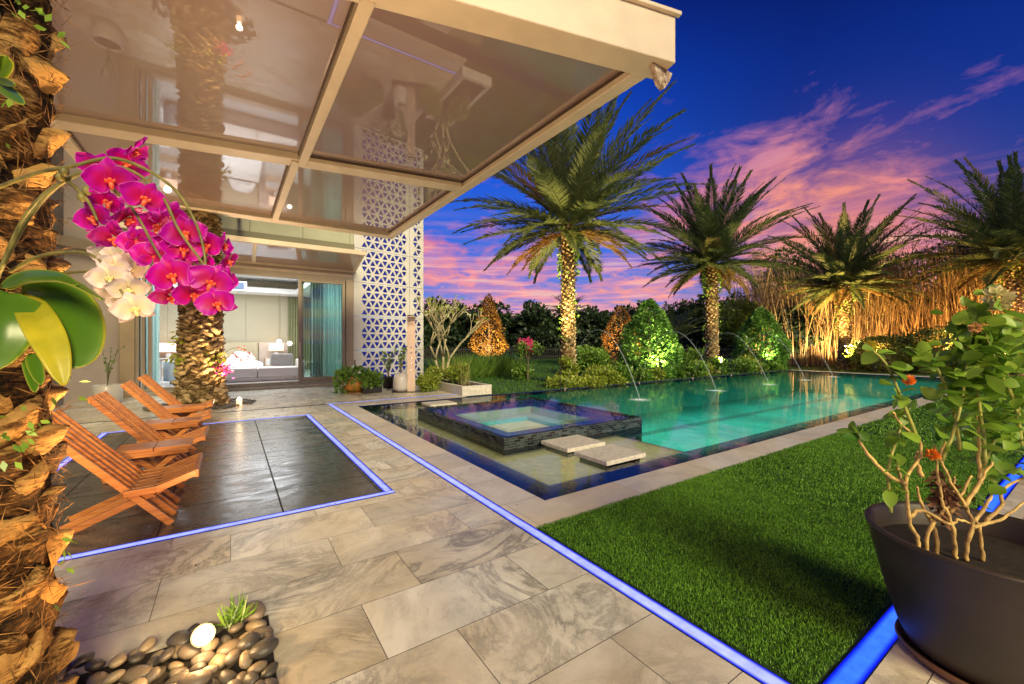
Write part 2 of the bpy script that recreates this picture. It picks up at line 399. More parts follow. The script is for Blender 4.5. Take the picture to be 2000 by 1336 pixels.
# ------------------------------------------------------------------ WORLD / SKY
def build_world():
    w = bpy.data.worlds.new('World'); sc.world = w; w.use_nodes = True
    t = NT.__new__(NT); t.t = w.node_tree; t.t.nodes.clear()
    out = t.n('ShaderNodeOutputWorld'); bg = t.n('ShaderNodeBackground'); t.l(bg.outputs[0], out.inputs['Surface'])
    tc = t.n('ShaderNodeTexCoord'); nv = t.n('ShaderNodeVectorMath', operation='NORMALIZE'); t.l(tc.outputs['Generated'], nv.inputs[0])
    d = nv.outputs[0]; sp = t.n('ShaderNodeSeparateXYZ'); t.l(d, sp.inputs[0]); z = sp.outputs[2]
    grad = t.ramp(z, [(0, (.26, .22, .55)), (.08, (.15, .24, .68)), (.2, (.05, .16, .70)), (.36, (.010, .095, .66)), (.50, (.002, .055, .50)), (.60, (.001, .022, .27)), (.75, (.0006, .008, .12)), (1, (.0006, .004, .05))])
    vd = (at(1980, 60, 1.0)-Vector((0, 0, CH))).normalized(); dd = t.n('ShaderNodeVectorMath', operation='DOT_PRODUCT'); t.l(d, dd.inputs[0]); dd.inputs[1].default_value = vd
    grad = t.mix(t.ramp(dd.outputs['Value'], [(.80, (0, 0, 0)), (.97, (.9, .9, .9))]), grad, t.mix(1, grad, (.25, .26, .34), 'MULTIPLY'))
    zz = t.math('ADD', t.math('MAXIMUM', z, 0.0), .16)
    px = t.math('DIVIDE', sp.outputs[0], zz); py = t.math('DIVIDE', sp.outputs[1], zz)
    cb = t.n('ShaderNodeCombineXYZ'); t.l(px, cb.inputs[0]); t.l(py, cb.inputs[1])
    mp = t.n('ShaderNodeMapping'); t.l(cb.outputs[0], mp.inputs['Vector']); mp.inputs['Rotation'].default_value = (0, 0, rad(-20)); mp.inputs['Scale'].default_value = (1.15, .95, 1)
    mp.inputs['Location'].default_value = (3.1, 1.7, 0)
    n1 = t.noise(mp.outputs[0], 1.25, 10, .62, .9)
    n2 = t.noise(mp.outputs[0], 4.2, 9, .66, .6)
    f = t.math('ADD', t.math('MULTIPLY', n1, 1.05), t.math('SUBTRACT', t.math('MULTIPLY', n2, .75), .40))
    def lobe(px_, py_, k, amp):
        v = (at(px_, py_, 1.0) - Vector((0, 0, CH))).normalized()
        dp = t.n('ShaderNodeVectorMath', operation='DOT_PRODUCT'); t.l(d, dp.inputs[0]); dp.inputs[1].default_value = v
        return t.math('MULTIPLY', t.math('POWER', t.math('MAXIMUM', dp.outputs['Value'], 0.0), k), amp)
    lb = lobe(1490, 370, 70, .12)
    for a in ((1640, 440, 90, .14), (1330, 200, 120, .05), (900, 500, 50, .16), (1880, 290, 150, .11), (1130, 560, 60, .09), (1760, 330, 160, .05), (1560, 300, 160, .07)):
        lb = t.math('ADD', lb, lobe(*a))
    lb = t.math('ADD', t.math('ADD', lb, lobe(1700, 90, 60, -.14)), lobe(1250, 60, 60, -.10))
    f = t.math('ADD', f, lb)
    lowb = t.ramp(z, [(0, (.10, .10, .10)), (.12, (.05, .05, .05)), (.45, (0, 0, 0))])
    f = t.math('ADD', f, lowb)
    mask = t.ramp(f, [(.58, (0, 0, 0)), (.68, (.30, .30, .30)), (.82, (.95, .95, .95))])
    ccol = t.ramp(z, [(0, (.80, .20, .28)), (.06, (.98, .38, .34)), (.14, (.92, .30, .30)), (.24, (.66, .18, .30)), (.34, (.40, .14, .36)), (.5, (.13, .09, .36)), (.7, (.02, .03, .2))])
    # brightest cores go peach
    core = t.ramp(f, [(.80, (0, 0, 0)), (.98, (1, 1, 1))])
    cz = t.ramp(z, [(0, (1, .70, .45)), (.2, (.95, .45, .45)), (.4, (.45, .2, .5))])
    ccol = t.mix(t.math('MULTIPLY', core, .75), ccol, cz)
    # thin streaks close to the horizon
    st = t.n('ShaderNodeMapping'); t.l(d, st.inputs['Vector']); st.inputs['Scale'].default_value = (2.2, 2.2, 34); st.inputs['Rotation'].default_value = (rad(1.5), rad(2), 0)
    n3 = t.noise(st.outputs[0], 1.6, 7, .55, .5)
    sm = t.ramp(n3, [(.44, (0, 0, 0)), (.60, (1, 1, 1))])
    lowm = t.ramp(z, [(0, (1, 1, 1)), (.16, (.75, .75, .75)), (.30, (0, 0, 0))])
    grad = t.mix(lobe(1640, 480, 130, .55), grad, (.90, .25, .18))
    glow = t.math('ADD', lobe(1600, 430, 70, .75), lobe(1250, 590, 60, .5))
    ccol = t.mix(glow, ccol, (1.0, .34, .16))
    scol = t.ramp(n3, [(.48, (.62, .18, .36)), (.58, (.95, .36, .38)), (.68, (1.0, .62, .40))])
    sk = t.mix(mask, grad, ccol)
    sk = t.mix(t.math('MULTIPLY', t.math('MULTIPLY', sm, lowm), .85), sk, scol)
    # physical dusk sky adds the ambient term
    ns = t.n('ShaderNodeTexSky'); ns.sky_type = 'NISHITA'; ns.sun_disc = False; ns.sun_elevation = rad(3); ns.sun_rotation = rad(60)
    add = t.mix(1.0, sk, t.mix(1.0, ns.outputs[0], (.002, .002, .003), 'MULTIPLY'), 'ADD')
    t.l(add, bg.inputs['Color']); bg.inputs['Strength'].default_value = 1.05
build_world()

# camera
cam = bpy.data.cameras.new('camera'); co = bpy.data.objects.new('camera', cam); COL.objects.link(co)
cam.sensor_width = 36; cam.lens = FL/2000*36; cam.clip_end = 2000; cam.clip_start = .05
co.location = (0, 0, CH); co.rotation_euler = (rad(90), 0, rad(-34.1)); sc.camera = co
sc.view_settings.view_transform = 'Standard'; sc.view_settings.look = 'None'; sc.view_settings.exposure = 0; sc.view_settings.gamma = 1

def lamp(name, kind, loc, energy, col, target=None, size=.1, spot=60, blend=.6, sizey=None):
    l = bpy.data.lights.new(name, kind); l.energy = energy; l.color = col
    if kind in ('SPOT', 'POINT'): l.shadow_soft_size = size
    if kind == 'SPOT': l.spot_size = rad(spot); l.spot_blend = blend
    if kind == 'AREA':
        l.size = size
        if sizey: l.shape = 'RECTANGLE'; l.size_y = sizey
    o = bpy.data.objects.new(name, l); COL.objects.link(o); o.location = loc
    if target is not None and not (kind == 'AREA' and abs(target[0]-loc[0]) < 1e-3 and abs(target[1]-loc[1]) < 1e-3):
        o.rotation_euler = (Vector(target)-Vector(loc)).to_track_quat('-Z', 'Y').to_euler()
    return o

fill_sun = bpy.data.lights.new('fill_sun', 'SUN'); fill_sun.energy = 5.0; fill_sun.angle = rad(22); fill_sun.color = (1, .83, .46)
so = bpy.data.objects.new('fill_sun', fill_sun); COL.objects.link(so); so.rotation_euler = Vector((.06, .85, -.46)).to_track_quat('-Z', 'Y').to_euler()  # soft warm fill, standing in for unseen lamps behind the viewpoint

# ------------------------------------------------------------------ GROUND
def struct(o): o['kind'] = 'structure'; return o
def sheet(name, x0, x1, y0, y1, z, m):
    return struct(M().quad((x0, y0, z), (x1, y0, z), (x1, y1, z), (x0, y1, z)).build(name, m))
GRASSG = m_plain('lawn_soil', (.035, .09, .018), .9, .5, 1.5, .6, col2=(.012, .03, .008), bd=.03)
# ground in four pieces round the pool pit
PX0, PX1, PY0, PY1 = 2.30, 23.0, 2.88, 9.4
g = M()
S = 400
g.quad((-S, -S, -.03), (S, -S, -.03), (S, PY0, -.03), (-S, PY0, -.03))
g.quad((-S, PY1, -.03), (S, PY1, -.03), (S, S, -.03), (-S, S, -.03))
g.quad((-S, PY0, -.03), (PX0, PY0, -.03), (PX0, PY1, -.03), (-S, PY1, -.03))
g.quad((PX1, PY0, -.03), (S, PY0, -.03), (S, PY1, -.03), (PX1, PY1, -.03))
struct(g.build('ground', GRASSG))
LX0, LX1 = 1.80, 1.90      # long light strip
pv = M()
def slab(x0, x1, y0, y1, z=0.0): pv.quad((x0, y0, z), (x1, y0, z), (x1, y1, z), (x0, y1, z))
MX0, MX1, MY0, MY1 = -1.64, 1.27, 3.80, 8.85   # slate inlay incl. led
slab(-9, LX0, -6, MY0); slab(-9, MX0, MY0, MY1); slab(MX1, LX0, MY0, MY1); slab(-9, LX0, MY1, 10.04)
slab(-9, 5.0, 10.12, 14.34); slab(LX0, 30, -6, .60)
struct(pv.build('patio', MAR))
cp = M()
pv = cp
slab(LX1, 27, 2.48, PY0); slab(LX1, PX0, PY0, PY1); slab(LX1, 5.0, PY1, 10.04)
slab(PX1, PX1+.5, PY0, PY1)
struct(cp.build('pool_coping', COP))
sheet('slate_inlay', MX0+.08, MX1-.08, MY0+.08, MY1-.08, 0.001, SLATE)
sheet('turf_base', LX1, 27, .70, 2.48, -.004, m_plain('turf_backing', (.02, .06, .012), .9, .3, 20, .5))

def led(name, segs, w, m, label, group=None):
    """segs: list of (x0,y0,x1,y1) centre lines"""
    vs = []; fs = []; ac = []
    me = bpy.data.meshes.new(name); V = []; F = []; A = []
    for x0, y0, x1, y1 in segs:
        a = Vector((x0, y0, .003)); b = Vector((x1, y1, .003)); d = (b-a).normalized(); s = Vector((-d.y, d.x, 0))*w/2
        i = len(V); V += [a-s, b-s, b+s, a+s]; F.append((i, i+1, i+2, i+3)); A += [0, 0, 1, 1]
    me.from_pydata([tuple(v) for v in V], [], F); at_ = me.attributes.new('across', 'FLOAT', 'POINT'); at_.data.foreach_set('value', A)
    o = link(name, me, m); tag(o, label, 'light strip', group); return o
h_ = .045
led('light_strip', [(MX0, MY0+h_, MX1, MY0+h_), (MX1-h_, MY0+.05, MX1-h_, MY1-.05), (MX0, MY1-h_, MX1, MY1-h_), (MX0+h_, MY0+.05, MX0+h_, MY1-.05)], .09, LEDW,
    'rectangular blue light strip framing the dark slate inlay under the chairs')
led('light_strip', [(1.85, -1.5, 1.85, 10.04)], .1, LEDW, 'long straight blue light strip running between marble patio and pool coping')
led('light_strip', [(1.80, 10.08, 5.0, 10.08)], .08, LEDW, 'lavender light strip beyond the far end of the reflecting pool')
led('light_strip', [(1.90, .65, 27, .65)], .1, LEDB, 'deep blue light strip between turf and the big black plant pot')

# artificial turf blades
def turf():
    def patch(n, x0, x1, y0, y1, h, w):
        P = np.stack([rng.uniform(x0, x1, n), rng.uniform(y0, y1, n), np.zeros(n)], 1)
        D = rng.normal(size=(n, 3))*.5; D[:, 2] = 1
        T = rng.random(n)**1.3*.85 + .10*np.sin(P[:, 0]*2.1+np.sin(P[:, 1]*4))*np.sin(P[:, 1]*3+1) + .07*np.sin(P[:, 0]*17+np.sin(P[:, 1]*9))*np.sin(P[:, 1]*13) + np.where(rng.random(n) < .03, .45, 0) + .06
        return rhomb(P, D, rdir(n), h*(.6+.7*rng.random(n)), w, np.clip(T, 0, 1))
    v, f, t = join([patch(130000, 1.91, 4.2, .71, 2.49, .019, .0036), patch(80000, 4.2, 8, .71, 2.49, .022, .007), patch(50000, 8, 26, .71, 2.49, .03, .018)])
    o = link('turf', mesh_np('turf', v, f, t), m_leaf('turf_blade', (.012, .06, .003), (.24, .52, .04), .5, .3)); o['kind'] = 'stuff'
    tag(o, 'bright green artificial turf lawn between pool coping and light strip', 'grass')
turf()
def litter():
    n = 90; P = np.stack([rng.uniform(-1.5, 2.3, n), rng.uniform(1.2, 13, n), np.full(n, .008)], 1); D = rdir(n); D[:, 2] *= .12; N = rng.normal(size=(n, 3))*.25; N[:, 2] += 1
    v, f, t = rhomb(P, D, N, .03*(.4+rng.random(n)), .012, rng.random(n))
    o = link('fallen_leaves', mesh_np('fallen_leaves', v, f, t), m_leaf('dry_litter', (.05, .03, .012), (.26, .20, .06), .7, .1)); o['kind'] = 'stuff'
    tag(o, 'tiny dry leaves scattered on the marble patio', 'leaf litter')
litter()
def lawn():
    n = 60000
    P = np.stack([rng.uniform(5.0, 24, n), rng.uniform(9.5, 26, n), np.full(n, -.03)], 1)
    k = ~((P[:, 0] < 6.0) & (P[:, 1] < 12.4)); P = P[k]; n = len(P)
    D = rng.normal(size=(n, 3))*.4; D[:, 2] = 1
    v, f, t = rhomb(P, D, rdir(n), .07*(.6+.8*rng.random(n)), .016, rng.random(n))
    o = link('lawn_grass', mesh_np('lawn_grass', v, f, t), m_leaf('lawn_blade', (.015, .06, .004), (.10, .26, .02), .5, .3)); o['kind'] = 'stuff'
    tag(o, 'mown green grass of the garden lawn behind the pool', 'grass')
lawn()

# ------------------------------------------------------------------ POOL
def pool():
    b = M(); SX = 5.05; ZW = -.012
    LX, LY = PX0+.37, PY0+.39
    # navy ledge (L shape) and back ledge
    z1 = -.05
    b.quad((PX0, PY0, z1), (PX1, PY0, z1), (PX1, LY, z1), (PX0, LY, z1))
    b.quad((PX0, LY, z1), (LX, LY, z1), (LX, PY1, z1), (PX0, PY1, z1))
    b.quad((LX, PY1-.3, z1), (PX1, PY1-.3, z1), (PX1, PY1, z1), (LX, PY1, z1))
    for a, c in (((PX0, PY0), (PX1, PY0)), ((PX1, PY0), (PX1, PY1)), ((PX1, PY1), (PX0, PY1)), ((PX0, PY1), (PX0, PY0))):
        b.quad((a[0], a[1], z1), (c[0], c[1], z1), (c[0], c[1], -.001), (a[0], a[1], -.001))
    rim = struct(b.build('pool_ledge', NAVY))
    s = M(); zs = -.075
    s.quad((LX, LY, zs), (SX, LY, zs), (SX, PY1-.3, zs), (LX, PY1-.3, zs))
    for a, c in (((SX, LY), (LX, LY)), ((LX, LY), (LX, PY1-.3)), ((LX, PY1-.3), (SX, PY1-.3))):
        s.quad((a[0], a[1], zs), (c[0], c[1], zs), (c[0], c[1], z1), (a[0], a[1], z1))
    struct(s.build('pool_shelf', SHELF))
    d = M(); zd = -1.0
    d.quad((SX, LY, zd), (PX1, LY, zd), (PX1, PY1-.3, zd), (SX, PY1-.3, zd))
    d.quad((SX, LY, zd), (SX, LY, z1), (PX1, LY, z1), (PX1, LY, zd))
    d.quad((SX, PY1-.3, zd), (SX, PY1-.3, z1), (PX1, PY1-.3, z1), (PX1, PY1-.3, zd))
    d.quad((SX, LY, zd), (SX, LY, zs), (SX, PY1-.3, zs), (SX, PY1-.3, zd))
    d.quad((PX1, LY, zd), (PX1, LY, z1), (PX1, PY1-.3, z1), (PX1, PY1-.3, zd))
    struct(d.build('pool_floor', TEAL))
    ln = M()
    for y in (4.9, 6.9):
        ln.quad((SX+.9, y, zd+.005), (PX1-1, y, zd+.005), (PX1-1, y+.28, zd+.005), (SX+.9, y+.28, zd+.005))
    struct(ln.build('pool_lane_marking', LANE))
    w = M()
    # surface with hole for the spa
    sx0, sx1, sy0, sy1 = 2.95, 5.70, 4.54, 7.55
    for x0, x1, y0, y1 in ((PX0, sx0, PY0, PY1), (sx1, PX1, PY0, PY1), (sx0, sx1, PY0, sy0), (sx0, sx1, sy1, PY1)):
        w.quad((x0, y0, ZW), (x1, y0, ZW), (x1, y1, ZW), (x0, y1, ZW))
    struct(w.build('pool_water', WATER))
    # spa
    sp = thing('spa', 'raised square spa with dark mosaic sides and a navy overflow rim in the pool', 'spa', ((sx0+sx1)/2, (sy0+sy1)/2, -.24))
    cx, cy = (sx0+sx1)/2, (sy0+sy1)/2; hx, hy = (sx1-sx0)/2, (sy1-sy0)/2
    ix0, ix1, iy0, iy1 = 3.27-cx, 4.93-cx, 4.92-cy, 6.62-cy
    T = .392
    wl = M()
    wl.box(-hx, hx, -hy, -hy+.08, -.7, T-.005); wl.box(-hx, hx, hy-.08, hy, -.7, T-.005)
    wl.box(-hx, -hx+.08, -hy+.08, hy-.08, -.7, T-.005); wl.box(hx-.08, hx, -hy+.08, hy-.08, -.7, T-.005)
    wl.build('spa_wall', MOS, sp, bevel=.004)
    rm = M(); z = T-.035; a = .08
    for x0, x1, y0, y1 in ((-hx+a, hx-a, -hy+a, iy0), (-hx+a, hx-a, iy1, hy-a), (-hx+a, ix0, iy0, iy1), (ix1, hx-a, iy0, iy1)):
        rm.quad((x0, y0, z), (x1, y0, z), (x1, y1, z), (x0, y1, z))
    rm.build('rim', NAVY, sp)
    bs = M(); zb = T-.16; zf = T-.34; k = .30
    SP2 = m_plain('spa_plaster', (.20, .30, .25), .6, .1, 4, .1)
    for p, q in (((ix0, iy0), (ix1, iy0)), ((ix1, iy0), (ix1, iy1)), ((ix1, iy1), (ix0, iy1)), ((ix0, iy1), (ix0, iy0))):
        bs.quad((p[0], p[1], zb), (q[0], q[1], zb), (q[0], q[1], z), (p[0], p[1], z))
    for x0, x1, y0, y1 in ((ix0, ix1, iy0, iy0+k), (ix0, ix1, iy1-k, iy1), (ix0, ix0+k, iy0+k, iy1-k), (ix1-k, ix1, iy0+k, iy1-k)):
        bs.quad((x0, y0, zb), (x1, y0, zb), (x1, y1, zb), (x0, y1, zb))
    bs.build('bench', SP2, sp)
    fl = M(); x0, x1, y0, y1 = ix0+k, ix1-k, iy0+k, iy1-k
    fl.quad((x0, y0, zf), (x1, y0, zf), (x1, y1, zf), (x0, y1, zf))
    for p, q in (((x0, y0), (x1, y0)), ((x1, y0), (x1, y1)), ((x1, y1), (x0, y1)), ((x0, y1), (x0, y0))):
        fl.quad((p[0], p[1], zf), (q[0], q[1], zf), (q[0], q[1], zb), (p[0], p[1], zb))
    fl.build('basin', m_plain('spa_teal', (.05, .40, .46), .6, .08, 3, 0), sp)
    wt = M(); e = .003
    wt.quad((-hx+e, -hy+e, T), (hx-e, -hy+e, T), (hx-e, hy-e, T), (-hx+e, hy-e, T)); wt.build('water_surface', m_water('spa_water', (.9, .97, .98), .004, 1.2, 1.10), sp)
    lamp('spa_light', 'AREA', (4.1, 5.77, .16), 5, (.6, .98, .95), target=(4.1, 5.77, -2), size=1.6, sizey=1.6)
    # underwater lamps
    for x in (6.2, 9.2, 12.2, 15.4, 18.6, 21.6):
        lamp('pool_light', 'AREA', (x, 6.1, -.14), 56, (.34, 1.0, .82), target=(x, 6.1, -2), size=2.6, sizey=4.4)
    lamp('shelf_light', 'AREA', (3.86, 3.9, -.02), 6, (1, .88, .6), target=(3.86, 3.9, -2), size=2.3, sizey=1.15)
    lamp('shelf_light', 'AREA', (3.9, 8.3, -.02), 5, (1, .88, .6), target=(3.9, 8.3, -2), size=2.3, sizey=1.3)
    lamp('shelf_light', 'AREA', (2.81, 6.0, -.02), .8, (1, .92, .55), target=(2.81, 6.0, -2), size=.2, sizey=3)
pool()

def stones():
    lab = ['pale square stepping stone nearest the spa side wall', 'pale square stepping stone nearest the dark front ledge', 'pale square stepping stone behind the spa by the shower end']
    for i, (x, y, s) in enumerate(((3.86, 4.22, .34), (3.85, 3.55, .34), (3.86, 8.60, .32))):
        t = thing('stepping_stone', lab[i], 'stepping stone', (x, y, -.24), group='stepping stones in the pool')
        M().box(-s, s, -s*.80, s*.80, .238, .290).build('slab', TRAV, t, bevel=.008)
        M().box(-s+.05, s-.05, -s*.80+.05, s*.80-.05, 0, .238).build('pedestal', MOS, t)
stones()

def fountains():
    W = NT('water_jet'); tr = W.n('ShaderNodeBsdfTransparent'); b = W.bsdf((.8, .85, .9), .2, spec=.6, Emission_Color=(.6, .7, .75), Emission_Strength=.06)  # slight self-glow brightens the jet water
    mx = W.n('ShaderNodeMixShader'); mx.inputs[0].default_value = .15; W.l(tr.outputs[0], mx.inputs[1]); W.l(b, mx.inputs[2]); JET = W.fin(mx.outputs[0])
    W = NT('water_foam'); v = W.coord('Object'); g = W.n('ShaderNodeTexGradient', gradient_type='SPHERICAL')
    W.l(W.coord('Object', (2.8, 2.8, 1)), g.inputs[0]); n = W.noise(v, 14, 5)
    f = W.math('MULTIPLY', W.math('POWER', g.outputs['Fac'], 1.8), W.math('ADD', n, .5), True)
    tr = W.n('ShaderNodeBsdfTransparent'); b = W.bsdf((.85, .9, .9), .5, Emission_Color=(.8, .95, .9), Emission_Strength=.25)  # foam is lifted by a faint emission of its own
    mx = W.n('ShaderNodeMixShader'); W.l(f, mx.inputs[0]); W.l(tr.outputs[0], mx.inputs[1]); W.l(b, mx.inputs[2]); FOAM = W.fin(mx.outputs[0])
    xs = [8.27, 11.65, 14.8, 17.6, 20.2]
    names = ['nearest water jet arching in front of the tall ivy clad palm', 'second water jet from the spa end, arching beside the green cone shrub',
             'middle water jet of the five arching into the pool', 'fourth water jet from the spa end, before the dark cone shrub', 'farthest water jet before the bamboo hedge']
    for i, x in enumerate(xs):
        t = thing('water_jet', names[i], 'fountain', (x, PY1, -.02), group='water jets arching into the pool')
        pts = []; rs = []
        y1 = -2.75; H = 1.72
        for k in range(25):
            u = k/24
            pts.append((0.02*math.sin(u*3), y1*u, max(4*H*u*(1-u)*(1-.12*(u-.5)), 0) + .03)); rs.append(.004 + .011*u)
        M().tube(pts, rs, 8).build('jet', JET, t, smooth=True)
        # loose drops off the falling half
        dr = M()
        for k in range(40):
            u = random.uniform(.6, 1); j = lambda s: random.gauss(0, s)
            dr.ball((j(.03*u), y1*u + j(.05*u), max(4*H*u*(1-u), 0)+.03+j(.05)), .007, 5)
        dr.build('droplets', JET, t)
        sp = M().disc(.36, .014, 24); o = sp.build('splash', FOAM, t); o.location = (0, y1, 0)
        n = M(); n.lathe([(.03, 0), (.03, .05), (.012, .06)], 10); n.build('nozzle', STEEL, t)
fountains()

# ------------------------------------------------------------------ HOUSE
HY = 14.30
def house():
    h = thing('house', 'modern pale house with wide sliding doors opened onto a bedroom', 'house', (0, HY, 0))
    X0, X1 = -2.31, 3.35
    P = lambda o: o
    # plinth / step
    M().box(X0+.28, X1, -.10, .16, 0, .10).box(X0+.28, X1, -.02, .16, .10, .17).build('door_step', m_plain('step_stone', (.36, .33, .28), .6, .1, 6, .3), h, bevel=.006)
    # header above the doors
    M().box(X0, X1, -.04, .3, 3.42, 3.72).build('header_beam', TAUPE, h, bevel=.006)
    M().box(X0+.29, X1-.02, -.055, -.041, 3.52, 3.60).build('header_trim', WHITE, h)
    M().box(X0, X1, 0, .3, 3.72, 4.36).build('wall', STUC, h)
    M().box(X0-.8, X1+.02, -.10, .3, 4.36, 4.60).build('olive_band', m_plain('olive_band_paint', (.20, .19, .12), .7, .05, 2, .1), h, bevel=.004)
    w = M(); x = X0
    while x < X1-.1:
        w.box(x, min(x+1.38, X1), -.02, .3, 4.605, 7.2); x += 1.39
    w.build('fascia_panel', FASC, h, bevel=.003)
    # left jamb column and frames
    M().box(X0, X0+.28, -.10, .3, 0, 3.42).build('corner_column', m_plain('tan_column', (.40, .31, .20), .7, .06, 2, .2), h, bevel=.006)
    fr = M()
    fr.box(X0+.285, X0+.36, -.05, .2, .17, 3.42).box(X0+.40, X0+.47, -.02, .2, .17, 3.42).box(X0+.52, X0+.60, .02, .2, .17, 3.42)
    fr.box(3.12, X1, -.06, .3, .1, 3.42)
    fr.box(X0+.6, 3.12, -.02, .2, 3.36, 3.42); fr.box(X0+.6, 3.12, -.06, .18, .171, .20)
    fr.build('door_frame', TAUPE, h, bevel=.004)
    # two sliding leaves stacked at the right
    for i, (a, b, y) in enumerate(((1.73, 3.10, .0), (1.80, 3.16, .10))):
        d = M(); d.box(a, a+.09, y, y+.05, .20, 3.36).box(b-.09, b, y, y+.05, .20, 3.36).box(a+.09, b-.09, y, y+.05, .20, .30).box(a+.09, b-.09, y, y+.05, 3.27, 3.36)
        dd = d.build('sliding_door', TAUPE, h, bevel=.004)
        M().box(a+.09, b-.09, y+.02, y+.028, .30, 3.27).build('glass', GLASS, dd)
        if i == 0: M().box(a+.03, a+.06, -.04, 0, .95, 1.4).build('handle', STEEL, dd, bevel=.006)
    # side walls
    M().add([(X0, -.0, 0), (-3.09, -.95, 0), (-3.09, -.95, 7.2), (X0, 0, 7.2), (X0, .3, 0), (-3.3, -.8, 0), (-3.3, -.8, 7.2), (X0, .3, 7.2)],
            [(0, 3, 2, 1), (4, 5, 6, 7), (0, 4, 7, 3), (1, 2, 6, 5), (3, 7, 6, 2)]).build('angled_wall', m_plain('warm_white_wall', (.52, .45, .38), .85, .05, 1.2, .3), h)
    M().box(-3.5, -3.10, -8.5, -.96, 0, 7.2).build('side_wall', m_plain('shade_grey_wall', (.27, .25, .21), .85, .06, 1.2, .3), h)  # darker tone paints in the shade of this turned face
    # header over the angled bay
    M().beam((-3.2, -1.4, 3.62), (X0+.1, -.16, 3.62), .16, .22).build('bay_beam', TAUPE, h, bevel=.006)
    # roof
    M().box(-3.5, X1+.02, .3, 7.4, 4.2, 4.4).build('roof', STUC, h)
    # ---- room shell (local y from .16 to 6.6)
    r0, r1, yb = -3.3, 3.33, 6.62
    rf = NT('room_floor'); c = rf.bsdf((.55, .58, .60), .12); RF = rf.fin(c)
    M().box(r0, r1, .16, yb, .10, .165).build('room_floor', RF, h)
    bw = M(); x = r0
    while x < r1:
        bw.box(x, min(x+1.27, r1), yb, yb+.05, .9, 3.42); bw.box(x, min(x+1.27, r1), yb, yb+.05, .165, .894); x += 1.28
    bw.box(r0, r1, yb+.052, yb+.2, .165, 4.2)
    bw.build('room_back_wall', ROOMW, h)
    sw = M(); sw.box(r0-.15, r0, .3, yb, .165, 4.2); sw.box(r1, r1+.02, .3, yb, 0.0, 4.2); sw.build('room_side_wall', ROOMW, h)
    cl = M(); cl.box(r0, r1, .3, yb, 4.0, 4.1)
    cl.box(r0, r1, yb-1.2, yb, 3.42, 3.62); cl.box(r0, r1, .3, .9, 3.44, 3.62); cl.box(r0, r0+.8, .9, yb-1.2, 3.42, 3.62); cl.box(2.3, r1, .9, yb-1.2, 3.42, 3.62)
    cl.build('room_ceiling', ROOMC, h)
    cv = M(); cv.box(-1.6, 1.6, 2.2, 2.45, 3.78, 3.9); cv.build('ceiling_slot', m_plain('slot_grey', (.2, .22, .25), .5, .05, 2, 0), h)
    for x, y in ((2.7, 3.0), (2.7, 1.6), (1.2, .6)):
        M().disc(.05, 3.417 if x > 2 else 3.437, 16, (x, y, 0), True).build('downlight', m_emit('downlight_glow', (1, .9, .75), 8), h)
    # perforated screen wall
    return h
HOUSE = house()

